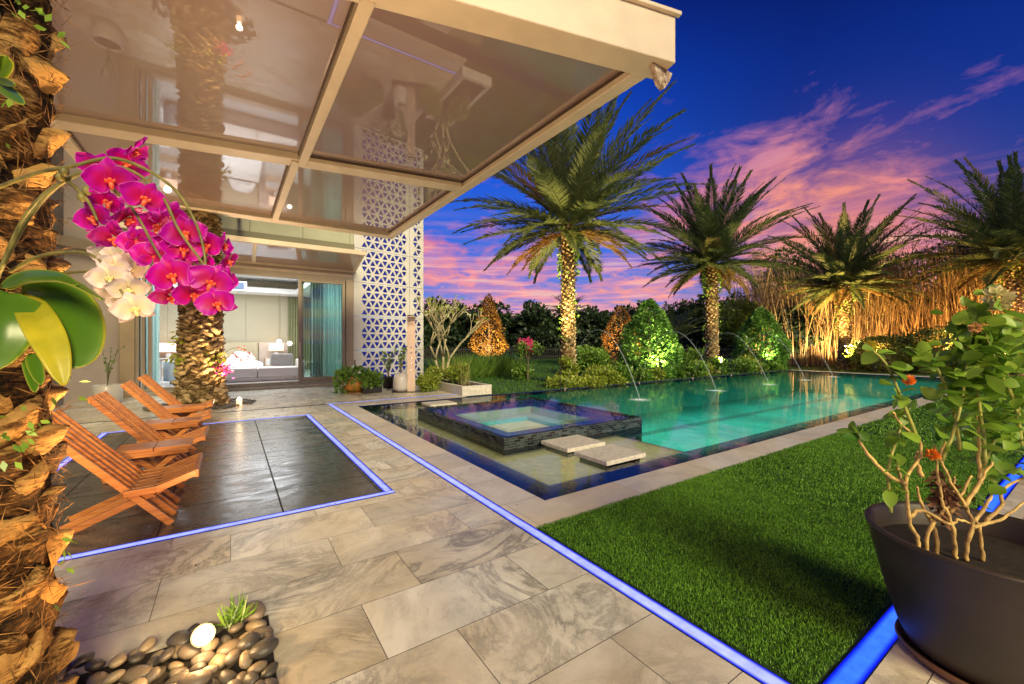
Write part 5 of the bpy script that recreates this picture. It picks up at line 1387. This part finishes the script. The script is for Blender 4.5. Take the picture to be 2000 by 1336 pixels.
        f0 = [(3*r_+c_, 3*r_+c_+1, 3*r_+c_+4, 3*r_+c_+3) for r_ in range(5) for c_ in range(2)]
        F = (np.array(f0)[None]+(np.arange(n)*k)[:, None, None]).reshape(-1, 4)
        return V.reshape(-1, 3), F, np.repeat(tone, 10)
    dens = [20, 110, 30, 120, 110, 90, 70, 20]
    for gi, br in enumerate(green):
        P = curve([at(x, y, D0+dd)-b for x, y, dd in br]); M().tube(P, [.0075*(1-.5*i/len(P)) for i in range(len(P))], 6).build('stem', GS, s, smooth=True)
        arr = np.array([p[:] for p in P]); n = dens[gi]; u = (.18+.82*rng.random(n))*(len(arr)-1.01); i = u.astype(int); pp = arr[i]+(arr[i+1]-arr[i])*(u-i)[:, None]
        sp_ = .05 if n > 40 else .012
        pp += rng.normal(size=(n, 3))*sp_
        dr = rdir(n); dr[:, 2] = dr[:, 2]*.6+.05
        nn = rng.normal(size=(n, 3))*.5; nn[:, 2] += 1
        lp.append(oval(pp, dr, nn, .070*(.6+.7*rng.random(n)), .055*(.6+.6*rng.random(n)), np.clip(.25+.6*rng.random(n), 0, 1)))
    # low dense sprig behind
    n = 90; c = np.array((at(1935, 850, D0+.35)-b)[:]); pp = c+rng.normal(size=(n, 3))*(.14, .12, .10); dr = rdir(n); nn = rng.normal(size=(n, 3))*.5; nn[:, 2] += 1
    lp.append(oval(pp, dr, nn, .06*(.6+.7*rng.random(n)), .045*(.6+.6*rng.random(n)), .3*rng.random(n)))
    n = 6; c = np.array((at(1672, 850, D0-.05)-b)[:]); pp = c+rng.normal(size=(n, 3))*.012; lp.append(oval(pp, rdir(n), rng.normal(size=(n, 3)), np.full(n, .05), np.full(n, .035), .5*rng.random(n)))
    V, F, T = join(lp); link('leaves', mesh_np('leaves', V, F, T, smooth=True), m_leaf('shrub_leaf', (.04, .14, .012), (.32, .52, .06), .4, .4), s)
    for (x, y, r, nm, col) in ((1948, 582, .045, 'flower_cluster', (.75, .70, .35)), (1700, 676, .022, 'flower_cluster', (.62, .55, .06)), (1775, 742, .02, 'blossom', (.85, .22, .02)), (1820, 888, .024, 'blossom', (.85, .25, .03)), (1905, 640, .02, 'blossom', (.7, .4, .15))):
        n = 60; c = np.array((at(x, y, D0-.02)-b)[:]); d = rdir(n); v, f, tt = rhomb(c+d*r*.4, d, rdir(n), r*.9, r*.7, rng.random(n))
        link(nm, mesh_np(nm, v, f, tt), m_leaf('petals', tuple(q*.7 for q in col), col, .5, .3), s)
    n = 160; c = np.array((at(1842, 968, D0+.05)-b)[:]); pp = c+rng.normal(size=(n, 3))*(.02, .02, .05); dr = rdir(n); dr[:, 2] -= .6
    v, f, tt = rhomb(pp, dr, rdir(n), .05, .02, rng.random(n)); link('dead_leaves', mesh_np('dead_leaves', v, f, tt), m_leaf('dry_leaf', (.07, .03, .015), (.2, .1, .05), .8, .1), s)
    lamp('pot_warm_fill', 'SPOT', (1.2, -.9, 1.9), 105, (1, .62, .26), target=(px, py, .8), size=.25, spot=75, blend=.9)  # floating warm fill added for pot and shrub, without a fixture
big_pot()

# ------------------------------------------------------------------ PATIO POTS, SHOWER
def pot_thing(name, label, cat, loc, prof, m, n=32):
    t = thing(name, label, cat, (loc[0], loc[1], 0)); M().lathe(prof, n).build('pot_wall', m, t, smooth=True); return t
def patio_things():
    TC = m_plain('glazed_terracotta', (.42, .16, .03), .3, .4, 6, .15, col2=(.18, .17, .03))
    t = pot_thing('plant_pot', 'round orange glazed pot overflowing with trailing leaves by the sliding door', 'plant pot', (2.85, 12.05), [(.02, .02), (.2, .02), (.30, .12), (.34, .28), (.31, .42), (.33, .45), (.29, .44), (.25, .36)], TC)
    M().disc(.28, .38, 24).build('soil', SOIL, t); M().lathe([(.02, .001), (.27, .001), (.30, .03), (.02, .02)], 24).build('saucer', TC, t)
    p = thing('pothos', 'trailing heart leaved plant spilling over the orange glazed pot', 'plant', (2.85, 12.05, .4))
    foliage('leaves', [(0, 0, .12, .42, .42, .16), (-.36, -.1, -.12, .16, .16, .24), (.38, -.1, -.05, .2, .2, .26), (-.1, -.3, .02, .25, .15, .12)], 520, .13, .10, LEAFG, p)
    M().tube([(.05, .1, 0), (.04, .1, .5)], .018, 8).build('moss_pole', m_plain('coir_pole', (.2, .08, .03), .9), p)
    t = thing('planter_trough', 'small black trough with a leafy plant in front of the orange pot', 'planter', (3.22, 11.62, 0), .1)
    M().box(-.26, .26, -.09, .09, .01, .16).build('trough_wall', BLK, t, bevel=.015)
    foliage('leaves', [(0, 0, .26, .26, .14, .14), (.15, 0, .4, .14, .12, .12)], 260, .12, .08, LEAFG, t)
    t = pot_thing('plant_pot', 'plain black nursery pot with a leggy plant beside the white vase', 'plant pot', (3.98, 12.6), [(.02, .01), (.15, .01), (.20, .32), (.215, .33), (.20, .34), (.17, .28)], BLK)
    M().disc(.18, .29, 20).build('soil', SOIL, t)
    def sprig(loc, z0, h, nst, nl, m, label, nm='leggy_plant', spread=.35, ls=.09):
        p = thing(nm, label, 'plant', (loc[0], loc[1], z0)); lv = []; sm = M()
        for k in range(nst):
            a = random.uniform(0, 6.28); e = random.uniform(.4, 1)*spread
            P = [(e*math.cos(a)*u*u + random.gauss(0, .01), e*math.sin(a)*u*u + random.gauss(0, .01), h*u*random.uniform(.92, 1.05)) for u in np.linspace(0, 1, 7)]
            sm.tube(P, [.009*(1-.6*i/7) for i in range(7)], 5)
            A_ = np.array(P); n = nl; u = (.3+.7*rng.random(n))*5.99; i = u.astype(int); pp = A_[i]+(A_[np.minimum(i+1, 6)]-A_[i])*(u-i)[:, None]
            d = rdir(n); d[:, 2] = abs(d[:, 2])*.5; lv.append(rhomb(pp, d, rdir(n), ls*(.6+.7*rng.random(n)), ls*.5, .2+.7*rng.random(n)))
        sm.build('stems', m_plain('stem_brown', (.16, .14, .06), .7), p); v, f, tt = join(lv); link('leaves', mesh_np('leaves', v, f, tt), m, p); return p
    sprig((3.98, 12.6), .29, .8, 6, 26, LEAFG, 'leggy green plant growing from the plain black nursery pot')
    WV = m_plain('white_ceramic', (.62, .6, .57), .3, .05, 3, .05)
    t = pot_thing('plant_pot', 'tall white ceramic vase with a thin plant beside the shower column', 'plant pot', (3.98, 11.5), [(.02, .01), (.17, .01), (.215, .12), (.20, .35), (.155, .52), (.14, .52), (.14, .44)], WV)
    sprig((3.98, 11.5), .42, .85, 5, 24, LEAFG, 'thin leafy plant rising out of the tall white ceramic vase', spread=.25)
    # shower
    t = thing('shower_column', 'tall curved steel outdoor shower column before the screen', 'shower', (4.22, 11.30, .0), rad(-20))
    pr = [(0, .02), (0, 1.85), (.02, 1.98), (.08, 2.08), (.2, 2.13), (.36, 2.13)]
    m = M(); w = .11
    for i in range(len(pr)-1):
        a, b = pr[i], pr[i+1]
        vs = [(-w if s_ == 0 else w, -y, z) for (y, z) in (a, b) for s_ in (0, 1)] + [(-w if s_ == 0 else w, -y+.03, z+.012) for (y, z) in (a, b) for s_ in (0, 1)]
        m.add(vs, [(0, 1, 3, 2), (4, 6, 7, 5), (0, 2, 6, 4), (1, 5, 7, 3)])
    m.build('column', STEEL, t)
    M().box(-.10, .10, -.36, -.2, 2.09, 2.12).build('shower_head', STEEL, t, bevel=.006)
    for z in (1.25, 1.1, .95, .80, .62):
        M().tube([(0, -.035, z), (0, 0, z)], .022, 12).build('control_knob', m_plain('chrome', (.8, .8, .8), .15, metal=1), t)
    M().box(-.52, .55, -.22, .26, 0, .016).build('base_plate', m_plain('dark_drain', (.03, .022, .016), .35), t, bevel=.004)
    # shrub right of shower
    t = thing('shrub', 'dense leafy variegated shrub on the patio right of the shower column', 'shrub', (4.72, 11.15, 0))
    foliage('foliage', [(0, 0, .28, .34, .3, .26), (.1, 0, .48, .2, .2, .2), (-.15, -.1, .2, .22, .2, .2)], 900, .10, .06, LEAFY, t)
    M().tube([(0, 0, 0), (0, 0, .3)], .02, 6).build('stem', BLK, t)
    # white pot left
    t = pot_thing('plant_pot', 'white cylindrical pot against the left wall behind the chairs', 'plant pot', (-2.32, 13.0), [(.02, .03), (.26, .03), (.265, .42), (.25, .43), (.24, .38)], WV)
    M().disc(.245, .38, 24).build('soil', SOIL, t); M().lathe([(.02, .002), (.2, .002), (.22, .03)], 24).build('saucer', m_plain('stone_saucer', (.35, .30, .18), .6), t)
    sprig((-2.32, 13.0), .38, .95, 3, 22, LEAFG, 'sparse thin plant in the white cylindrical pot at the left wall', spread=.5, ls=.07)
    # planter box
    t = thing('planter_box', 'low white stone planter box at the pool corner', 'planter', (5.45, 10.95, 0))
    q = M(); q.box(-.45, .45, -1.25, -1.13, -.02, .24); q.box(-.45, .45, 1.13, 1.25, -.02, .24); q.box(-.45, -.33, -1.13, 1.13, -.02, .24); q.box(.33, .45, -1.13, 1.13, -.02, .24)
    q.build('box_wall', TRAV, t, bevel=.006); M().box(-.33, .33, -1.13, 1.13, 0, .17).build('soil', SOIL, t)
    t = thing('shrub', 'bright wiry leafy shrub filling the low white planter box', 'shrub', (5.45, 10.9, .17))
    foliage('foliage', clumpy((0, 0, .3), (.3, .8, .25), 14, .18), 1500, .11, .035, LEAFY, t, shell=.2, up=.5)
    sm = M()
    for _ in range(26):
        x, y = random.uniform(-.25, .25), random.uniform(-.8, .8); sm.tube([(x, y, 0), (x+random.gauss(0, .1), y+random.gauss(0, .1), random.uniform(.5, .85))], [.008, .003], 4)
    sm.build('twigs', m_plain('twig', (.3, .28, .1), .7), t)
    t = thing('bowl', 'small glossy blue bowl on the corner of the white planter box', 'bowl', (5.08, 11.6, .24))
    BB = m_plain('blue_glaze', (.01, .05, .45), .15, .1, 5, .05)
    M().lathe([(.02, .0), (.07, .0), (.13, .07), (.15, .13), (.14, .13), (.1, .05), (.02, .02)], 28).build('bowl_wall', BB, t, smooth=True)
    # frangipani
    t = thing('frangipani', 'bare forked frangipani with small white blossom tips behind the planter', 'tree', (5.35, 11.75, .17))
    wood = M(); tips = []
    def grow(p, d, L, r, k):
        q = p + d*L; mid = p+d*L*.5+Vector([random.gauss(0, .012) for _ in range(3)])
        wood.tube([p, mid, q], [r, r*.92, r*.85], 7)
        if k == 0: tips.append((q, d)); return
        for s_ in range(2 if random.random() < .75 else 3):
            ax = Vector((random.gauss(0, 1), random.gauss(0, 1), 0)).normalized(); nd = (d+ax*random.uniform(.4, .75)+Vector((0, 0, .28))).normalized()
            grow(q, nd, L*random.uniform(.68, .9), r*.74, k-1)
    for a in (-.55, .1, .62): grow(Vector((0, 0, 0)), Vector((a*.75, a*.4-.05, 1)).normalized(), .78, .042, 4)
    wood.build('branches', m_plain('pale_bark', (.42, .38, .22), .7, .2, 12, .3), t, smooth=True)
    lv = []
    for q, d in tips:
        n = 5; D = rdir(n)+np.array(d[:])*1.2; lv.append(rhomb(np.tile(np.array(q[:]), (n, 1)), D, rdir(n), .10, .035, .4+.5*rng.random(n)))
    v, f, tt = join(lv); link('leaves', mesh_np('leaves', v, f, tt), LEAFY, t)
    fl = []
    for q, d in random.sample(tips, min(12, len(tips))):
        if q.z < 1.6: continue
        n = 16; D = rdir(n)+np.array(d[:]); fl.append(rhomb(np.array(q[:])+rng.normal(size=(n, 3))*.03, D, rdir(n), .07, .05, rng.random(n)))
    if fl:
        v, f, tt = join(fl); link('blossoms', mesh_np('blossoms', v, f, tt), m_leaf('cream_petal', (.6, .6, .4), (.8, .8, .6), .5, .3), t)
    # sconce on left wall
    t = thing('wall_sconce', 'small box wall sconce glowing on the dark left side wall', 'wall lamp', (-3.04, 12.6, 2.55))
    M().box(-.05, .06, -.06, .06, -.08, .10).build('housing', BLK, t, bevel=.005); M().box(-.04, .05, -.05, .05, -.10, -.081).build('lens', m_emit('sconce_glow', (1, .8, .55), 12), t)
    lamp('sconce_glow', 'SPOT', (-2.95, 12.6, 2.42), 25, (1, .75, .5), target=(-2.95, 12.7, 0), size=.05, spot=110, blend=.8)
patio_things()

# ------------------------------------------------------------------ GARDEN
BARK = m_plain('tree_bark', (.16, .12, .08), .85, .3, 14, .6)
def trunk(m, h, r, n=3, spread=.3, c=(0, 0, 0)):
    m.tube([Vector(c)+Vector((0, 0, h*u)) + Vector((.04*math.sin(u*4), .03*math.cos(u*5), 0))*h*.3 for u in np.linspace(0, 1, 6)], [r*(1-.7*u) for u in np.linspace(0, 1, 6)], 8)
def cone_tree(name, loc, h, R, label, m, base=.0, n=2600, ls=.12, lw=.09, limbs=False, barkm=None):
    t = thing(name, label, 'tree', (loc[0], loc[1], -.03))
    nn = n; u = rng.random(nn)**.75; z = base+(h-base)*(1-u)
    prof = np.sin(np.clip((1-(z-base)/(h-base))*1.0, 0, 1)*math.pi*.62)**.8*(1-.25*np.clip(1-(z-base)/(h-base)-.75, 0, 1)*4*.5)
    a = rng.random(nn)*2*math.pi; lump = 1+.05*np.sin(a*3+z*4)+.04*np.sin(a*7-z*9)
    if limbs:
        tt_ = (z-base)/(h-base); prof = np.clip(1-tt_, 0, 1)**.78*np.clip(tt_*5+.45, 0, 1)
    rr = R*prof*lump*(.72+.30*rng.random(nn)); P = np.stack([rr*np.cos(a), rr*np.sin(a), z], 1)
    D = np.stack([np.cos(a), np.sin(a), rng.normal(size=nn)*.6+.2], 1)+rdir(nn)*.7
    v, f, tt = rhomb(P, D, rdir(nn), ls*(.6+.8*rng.random(nn)), lw*(.6+.8*rng.random(nn)), np.clip(.15+.6*rng.random(nn)+.2*np.sin(a*3+z*4), 0, 1))
    link('crown', mesh_np('crown', v, f, tt), m, t)
    tr = M(); trunk(tr, h*.85, .07 if not limbs else .09)
    for k in range(26 if limbs else 8):
        z0 = base*.6+(h-base)*.6*random.random(); a = random.uniform(0, 6.28); L = R*random.uniform(.5, .95)*(1-.5*z0/h)
        tr.tube([(0, 0, z0), (L*.5*math.cos(a), L*.5*math.sin(a), z0+L*.45), (L*math.cos(a), L*math.sin(a), z0+L*.75)], [.03, .018, .006], 5)
    tr.build('trunk', barkm or BARK, t); return t
cone_tree('cone_tree', (11.3, 18.9), 3.95, 1.12, 'bare twigged golden cone tree glowing orange behind the frangipani', LEAFO,   .75, 3400, .12, .06, True, m_plain('pale_trunk', (.5, .4, .25), .8))
cone_tree('cone_shrub', (14.05, 10.85), 3.15, 1.18, 'bright green clipped cone shrub between the first two garden palms', LEAFB, .05, 6500, .13, .10)
cone_tree('cone_tree', (17.0, 14.9), 3.3, 1.0, 'rusty brown cone tree half hidden behind the bright green cone shrub', LEAFO, .3, 2200, .13, .08)
cone_tree('cone_shrub', (23.6, 11.0), 3.25, 1.3, 'dark green clipped cone shrub right of the second palm', LEAFB, .05, 6000, .14, .11)
uplight((9.9, 16.4, 0), (11.3, 18.9, 2.2), 1300, (1, .62, .22), 85, label='black garden spotlight under the golden cone tree')
uplight((13.1, 9.55, 0), (14.0, 10.85, 1.7), 520, (1, .88, .42), 110, label='black garden spotlight under the bright green cone shrub')
uplight((16.2, 13.6, 0), (17, 14.9, 2.0), 900, (1, .45, .15), 90, label='black garden spotlight under the rusty brown cone tree')
uplight((22.3, 9.9, 0), (23.6, 11.0, 1.8), 300, (.8, .9, .4), 90, label='black garden spotlight under the dark green cone shrub')

def shrub(loc, R, H, n, ls, m, label, group=None, name='shrub', k=8, lw=None, tw=True):
    t = thing(name, label, 'shrub', (loc[0], loc[1], -.03), group=group)
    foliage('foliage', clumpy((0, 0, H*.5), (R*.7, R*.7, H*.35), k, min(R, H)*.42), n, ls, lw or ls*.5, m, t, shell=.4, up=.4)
    s_ = M()
    for _ in range(5):
        a = random.uniform(0, 6.28); s_.tube([(0, 0, 0), (R*.5*math.cos(a), R*.5*math.sin(a), H*.7)], [.02, .006], 5)
    s_.build('stems', BARK, t); return t
# border shrubs along the far pool edge
xs = [10.4, 11.4, 12.4, 13.2, 14.6, 15.6, 16.6, 17.6, 19.6, 20.6, 21.6, 22.6]
nmz = ['first', 'second', 'third', 'fourth', 'fifth', 'sixth', 'seventh', 'eighth', 'ninth', 'tenth', 'eleventh', 'twelfth']
for i, x in enumerate(xs):
    mm = LEAFG if i % 3 else LEAFY
    shrub((x, 10.0+.15*math.sin(i*2.1)), .60, (.36 if i in (2, 3, 4, 10, 11) else .62+.22*((i*37) % 5)/5), 700, .13, mm, 'low leafy border shrub, %s from the left along the far pool edge' % nmz[i], 'border shrubs along the far pool edge')
for i, (x, y, lb) in enumerate(((12.2, 12.4, 'left of the bright green cone shrub, taller than the border row'), (13.0, 13.6, 'in the second row, right behind the leftmost border shrubs'), (18.0, 12.6, 'behind the second palm trunk'), (20.5, 12.5, 'between second palm and dark green cone'))):
    shrub((x, y), .9, 1.3, 1300, .15, LEAFG, 'rounded leafy garden shrub ' + lb, 'garden shrubs behind the border')
# ground cover at palm foot
t = foliage('ground_cover', [(8.6+.35*i, 10.0+.3*math.sin(i*1.7), .07, .5, .5, .16) for i in range(7)], 2600, .12, .07, LEAFY); t['kind'] = 'stuff'; tag(t, 'yellow green ground cover at the foot of the tallest palm', 'ground cover')
shrub((9.35, 10.45), .34, 1.0, 500, .16, LEAFY, 'golden leafy bromeliad clump wrapped round the tallest palm base', name='bromeliad')
# grasses, agave, crape myrtle
def grass_clump(loc, n, h, label, m=LEAFG, r=.5, w=.02, group=None):
    P = np.stack([rng.normal(size=n)*r*.45, rng.normal(size=n)*r*.45, np.zeros(n)], 1); D = rng.normal(size=(n, 3))*.45; D[:, 2] = 1
    v, f, tt = rhomb(P, D, rdir(n), h*(.6+.6*rng.random(n)), w, .1+.6*rng.random(n)); o = link('ornamental_grass', mesh_np('ornamental_grass', v, f, tt), m); o.location = (loc[0], loc[1], -.03); tag(o, label, 'grass clump', group)
for i, (x, y, lb) in enumerate(((7.2, 14.6, 'left'), (8.1, 14.9, 'second from left'), (9.0, 15.2, 'second from right'), (9.9, 15.4, 'right'))):
    grass_clump((x, y), 1100, .95, 'fine green grass clump in front of the golden cone tree, %s of four' % lb, r=.8, group='grass clumps before the golden cone tree')
t = thing('agave', 'blue green spiky agave left of the pink flowering tree', 'agave', (10.6, 15.6, -.03))
n = 46; a = rng.random(n)*6.28; D = np.stack([np.cos(a), np.sin(a), .3+1.2*rng.random(n)], 1); P = np.tile([0, 0, .45], (n, 1)) + D*.05
v, f, tt = rhomb(P, D, rdir(n), .62, .08, rng.random(n)); link('leaves', mesh_np('leaves', v, f, tt), m_leaf('agave_leaf', (.03, .09, .07), (.12, .26, .18), .5, .15), t)
M().tube([(0, 0, 0), (0, 0, .5)], .09, 8).build('stem', BARK, t)
t = thing('crape_myrtle', 'small pink flowering crape myrtle on a thin trunk left of the tallest palm', 'tree', (8.95, 12.2, -.03))
tr = M(); tr.tube([(0, 0, 0), (.02, 0, .8)], [.03, .022], 7)
for k in range(7):
    a = k*.9; tr.tube([(.02, 0, .75), (.25*math.cos(a), .25*math.sin(a), 1.2)], [.014, .005], 5)
tr.build('trunk', BARK, t)
foliage('crown', clumpy((0, 0, 1.15), (.42, .42, .28), 10, .2), 700, .09, .055, LEAFG, t, shell=.3)
foliage('blossoms', clumpy((0, 0, 1.3), (.48, .48, .26), 9, .13), 520, .07, .06, m_leaf('pink_petal', (.45, .02, .12), (.85, .08, .28), .5, .3), t, shell=.3)
shrub((9.0, 12.6), .6, .55, 500, .12, LEAFG, 'low shrub at the foot of the pink flowering crape myrtle')

# small dark palms
def small_palm(loc, h, L, label, nf=16, tone=.1, name='areca_palm'):
    t = thing(name, label, 'palm tree', (loc[0], loc[1], -.03)); parts = []
    for i in range(nf):
        az = i*2.4; el = rad(random.uniform(35, 80)); parts += frond_parts((0, 0, h), az, el, L*random.uniform(.8, 1.1), rad(70), 44, tone+random.uniform(0, .2), w=.045, ll=.5)
    V, F, T = join(parts); link('crown', mesh_np('crown', V, F, T), FROND, t); tr = M(); tr.tube([(0, 0, 0), (0, 0, h)], [.1, .07], 8); tr.build('trunk', BARK, t)
small_palm((19.0, 13.4), 1.2, 3.2, 'dark feathery palm between the green cone shrub and the second palm', 20, .25)
small_palm((21.5, 24.0), 3.2, 2.6, 'small dark silhouetted palm above the bright green cone shrub', 18, .05)

# dark tree line
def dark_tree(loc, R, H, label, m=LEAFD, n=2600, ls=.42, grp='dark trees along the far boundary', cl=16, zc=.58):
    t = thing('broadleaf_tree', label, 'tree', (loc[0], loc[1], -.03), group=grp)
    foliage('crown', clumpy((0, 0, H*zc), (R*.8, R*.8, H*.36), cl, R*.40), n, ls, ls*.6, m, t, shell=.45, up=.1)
    tr = M(); tr.tube([(0, 0, 0), (.1, .1, H*.35), (0, 0, H*.7)], [.28, .2, .08], 8)
    for k in range(6):
        a = k*1.05; tr.tube([(0, 0, H*.3), (R*.5*math.cos(a), R*.5*math.sin(a), H*.65)], [.1, .03], 5)
    tr.build('trunk', BARK, t)
pxs = [(846, 40, 5.3), (880, 44, 5.6), (915, 42, 5.2), (960, 40, 5.0), (1005, 44, 4.8), (1040, 41, 5.2), (1075, 45, 5.0), (1112, 42, 4.9), (1150, 46, 5.2), (1185, 43, 4.9), (1225, 44, 5.1), (1262, 42, 5.0), (1300, 44, 5.2), (1345, 43, 5.6), (1390, 44, 6.0), (1435, 44, 6.4)]
for i, (px, d, H) in enumerate(pxs):
    p = at(px, 668, d); nth = ['leftmost', 'second', 'third', 'fourth', 'fifth', 'sixth', 'seventh', 'eighth', 'ninth', 'tenth', 'eleventh', 'twelfth', 'thirteenth', 'fourteenth', 'fifteenth', 'rightmost'][i]
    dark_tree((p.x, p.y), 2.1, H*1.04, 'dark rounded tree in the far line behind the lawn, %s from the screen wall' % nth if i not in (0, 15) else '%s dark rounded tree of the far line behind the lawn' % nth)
# near darker trees right of centre
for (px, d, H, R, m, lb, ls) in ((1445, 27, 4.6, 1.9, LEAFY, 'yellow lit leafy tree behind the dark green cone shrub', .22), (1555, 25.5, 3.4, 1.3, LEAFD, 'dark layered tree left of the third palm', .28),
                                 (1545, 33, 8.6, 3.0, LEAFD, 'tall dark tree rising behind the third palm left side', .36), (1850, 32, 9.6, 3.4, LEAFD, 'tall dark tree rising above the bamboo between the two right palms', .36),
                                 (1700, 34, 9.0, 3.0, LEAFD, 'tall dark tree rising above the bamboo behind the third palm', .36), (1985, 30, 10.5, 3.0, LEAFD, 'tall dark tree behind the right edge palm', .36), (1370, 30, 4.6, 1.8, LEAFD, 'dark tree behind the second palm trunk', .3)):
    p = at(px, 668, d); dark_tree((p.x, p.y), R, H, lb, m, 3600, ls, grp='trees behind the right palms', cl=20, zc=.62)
uplight((22.6, 15.6, 0), (23.6, 17.5, 2.6), 500, (1, .75, .25), 90, label='black garden spotlight under the yellow lit tree')

# bamboo hedge
def bamboo():
    n = 1900
    y = rng.uniform(-1.0, 14.5, n); x = 29.4+rng.normal(size=n)*.7+ .25*np.abs(y-7)*0; h = rng.uniform(3.6, 6.6, n) + .7*np.sin(y*1.9)+.5*np.sin(y*4.3+1); lean = rng.normal(size=(n, 2))*.10
    V = []; F = []; T = []
    for i in range(n):
        b = len(V); w = random.uniform(.011, .028)
        for k in range(4):
            u = k/3; cx = x[i]+lean[i, 0]*h[i]*u*u; cy = y[i]+lean[i, 1]*h[i]*u*(.4+u)
            for (ox, oy) in ((-w, 0), (0, -w), (w, 0), (0, w)): V.append((cx+ox*(1-.5*u), cy+oy*(1-.5*u), h[i]*u))
        for k in range(3):
            for j in range(4): F.append((b+k*4+j, b+k*4+(j+1) % 4, b+(k+1)*4+(j+1) % 4, b+(k+1)*4+j)); T.append(random.random())
    parts = [(np.array(V), np.array(F), np.array(T))]
    nl = 30000; yy = rng.uniform(-1, 14.5, nl); zz = 7.6*rng.random(nl)**.55; xx = 29.2+rng.normal(size=nl)*.6
    dens = np.sin(yy*1.7)*np.sin(zz*1.3+yy)*.5+.5
    k = rng.random(nl) < .15+.55*dens*np.clip(zz/3, .3, 1); P = np.stack([xx, yy, zz], 1)[k]; D = rdir(len(P)); D[:, 2] -= .5
    lv = rhomb(P, D, rdir(len(P)), .24, .035, rng.random(len(P)))
    o = link('bamboo_hedge', mesh_np('bamboo', *[np.array(q) for q in parts[0]]), m_leaf('bamboo_cane', (.26, .16, .06), (.66, .48, .22), .5, .1)); o['kind'] = 'stuff'
    tag(o, 'tall dense bamboo hedge of bare canes lit orange behind the right palms', 'bamboo')
    o2 = link('bamboo_leaves', mesh_np('bamboo_leaves', *lv), m_leaf('bamboo_leaf', (.06, .06, .015), (.26, .22, .05), .5, .3), None); o2['kind'] = 'stuff'; tag(o2, 'narrow leaves of the bamboo hedge lit orange', 'bamboo leaves')
    b = M().box(31.2, 31.3, -3, 16, 0, 4.2).build('boundary_fence', m_plain('dark_fence', (.012, .010, .008), .9), None); tag(b, 'dark boundary fence hidden behind the bamboo canes', 'fence')
bamboo()
for i, (y, c) in enumerate(((13.0, (1, .74, .42)), (11.0, (1, .70, .36)), (9.2, (1, .60, .24)), (7.0, (1, .52, .16)), (5.0, (1, .48, .13)), (2.9, (1, .45, .12)), (.9, (1, .42, .1)))):
    uplight((26.7, y, 0), (29.6, y, 3.4), 850 if i < 2 else 1500, c, 110, label='black garden spotlight facing the bamboo, %s along the row' % ['farthest left', 'second from left', 'third from left', 'middle one', 'third from right', 'second from right', 'farthest right'][i])
# clipped dark hedges
for i, (px, d, R, H, lb) in enumerate(((1732, 19.8, 1.45, 1.65, 'left clipped round dark shrub in front of the bamboo'), (1828, 18.6, 1.45, 1.95, 'taller clipped round dark shrub right of the first one'), (1925, 17.4, 1.3, 1.9, 'clipped round dark shrub hidden behind the potted shrub leaves'))):
    p = at(px, 668, d); t = thing('clipped_shrub', lb, 'shrub', (p.x, p.y, -.03), group='clipped round shrubs before the bamboo')
    foliage('foliage', [(0, 0, H*.5, R, R, H*.52)], 5200, .11, .07, m_leaf('boxleaf', (.015, .03, .006), (.10, .13, .02), .5, .2) if i == 0 else bpy.data.materials['boxleaf'], t, shell=.86)
    M().box(-R*.3, R*.3, -R*.3, R*.3, 0, H*.6).build('stems', BARK, t)
    q = at(px-22, 668, d-1.6); uplight((q.x, q.y, 0), (p.x, p.y, .6), 45, (1, .7, .2), 120, label=lb.replace('clipped round dark shrub', 'garden spotlight before the clipped shrub'))
a = at(560, 668, 37); b_ = at(1800, 668, 40); n = 16000; u = rng.random(n); P = np.stack([a.x+(b_.x-a.x)*u, a.y+(b_.y-a.y)*u, 2.3*rng.random(n)**.8*(1+.15*np.sin(u*90))], 1)+rng.normal(size=(n, 3))*(.4, .4, .05)
v, f, tt = rhomb(P, rdir(n), rdir(n), .42, .26, .6*rng.random(n)); o = link('boundary_hedge', mesh_np('boundary_hedge', v, f, tt), LEAFD); o['kind'] = 'stuff'; tag(o, 'dark unclipped hedge filling the gap below the far trees', 'hedge')
# far fence
t = thing('garden_fence', 'long dark picket fence across the far side of the lawn', 'fence', (0, 0, 0))
a = at(700, 668, 34); b_ = at(1700, 668, 38); q = M(); q.beam((a.x, a.y, .75), (b_.x, b_.y, .75), .04, .07); q.beam((a.x, a.y, .2), (b_.x, b_.y, .2), .04, .07); q.build('rail', m_plain('fence_black', (.02, .02, .018), .6), t)
q = M()
for k in range(240):
    u = k/240; q.beam((a.x+(b_.x-a.x)*u, a.y+(b_.y-a.y)*u, .0), (a.x+(b_.x-a.x)*u, a.y+(b_.y-a.y)*u, .95), .07, .03)
o = q.build('picket', bpy.data.materials['fence_black'], t); o['kind'] = 'stuff'

# render settings
cy = sc.cycles
cy.max_bounces = 8; cy.diffuse_bounces = 3; cy.glossy_bounces = 4; cy.transparent_max_bounces = 12; cy.transmission_bounces = 4
cy.sample_clamp_indirect = 4; cy.caustics_reflective = False; cy.caustics_refractive = False
cy.use_denoising = True
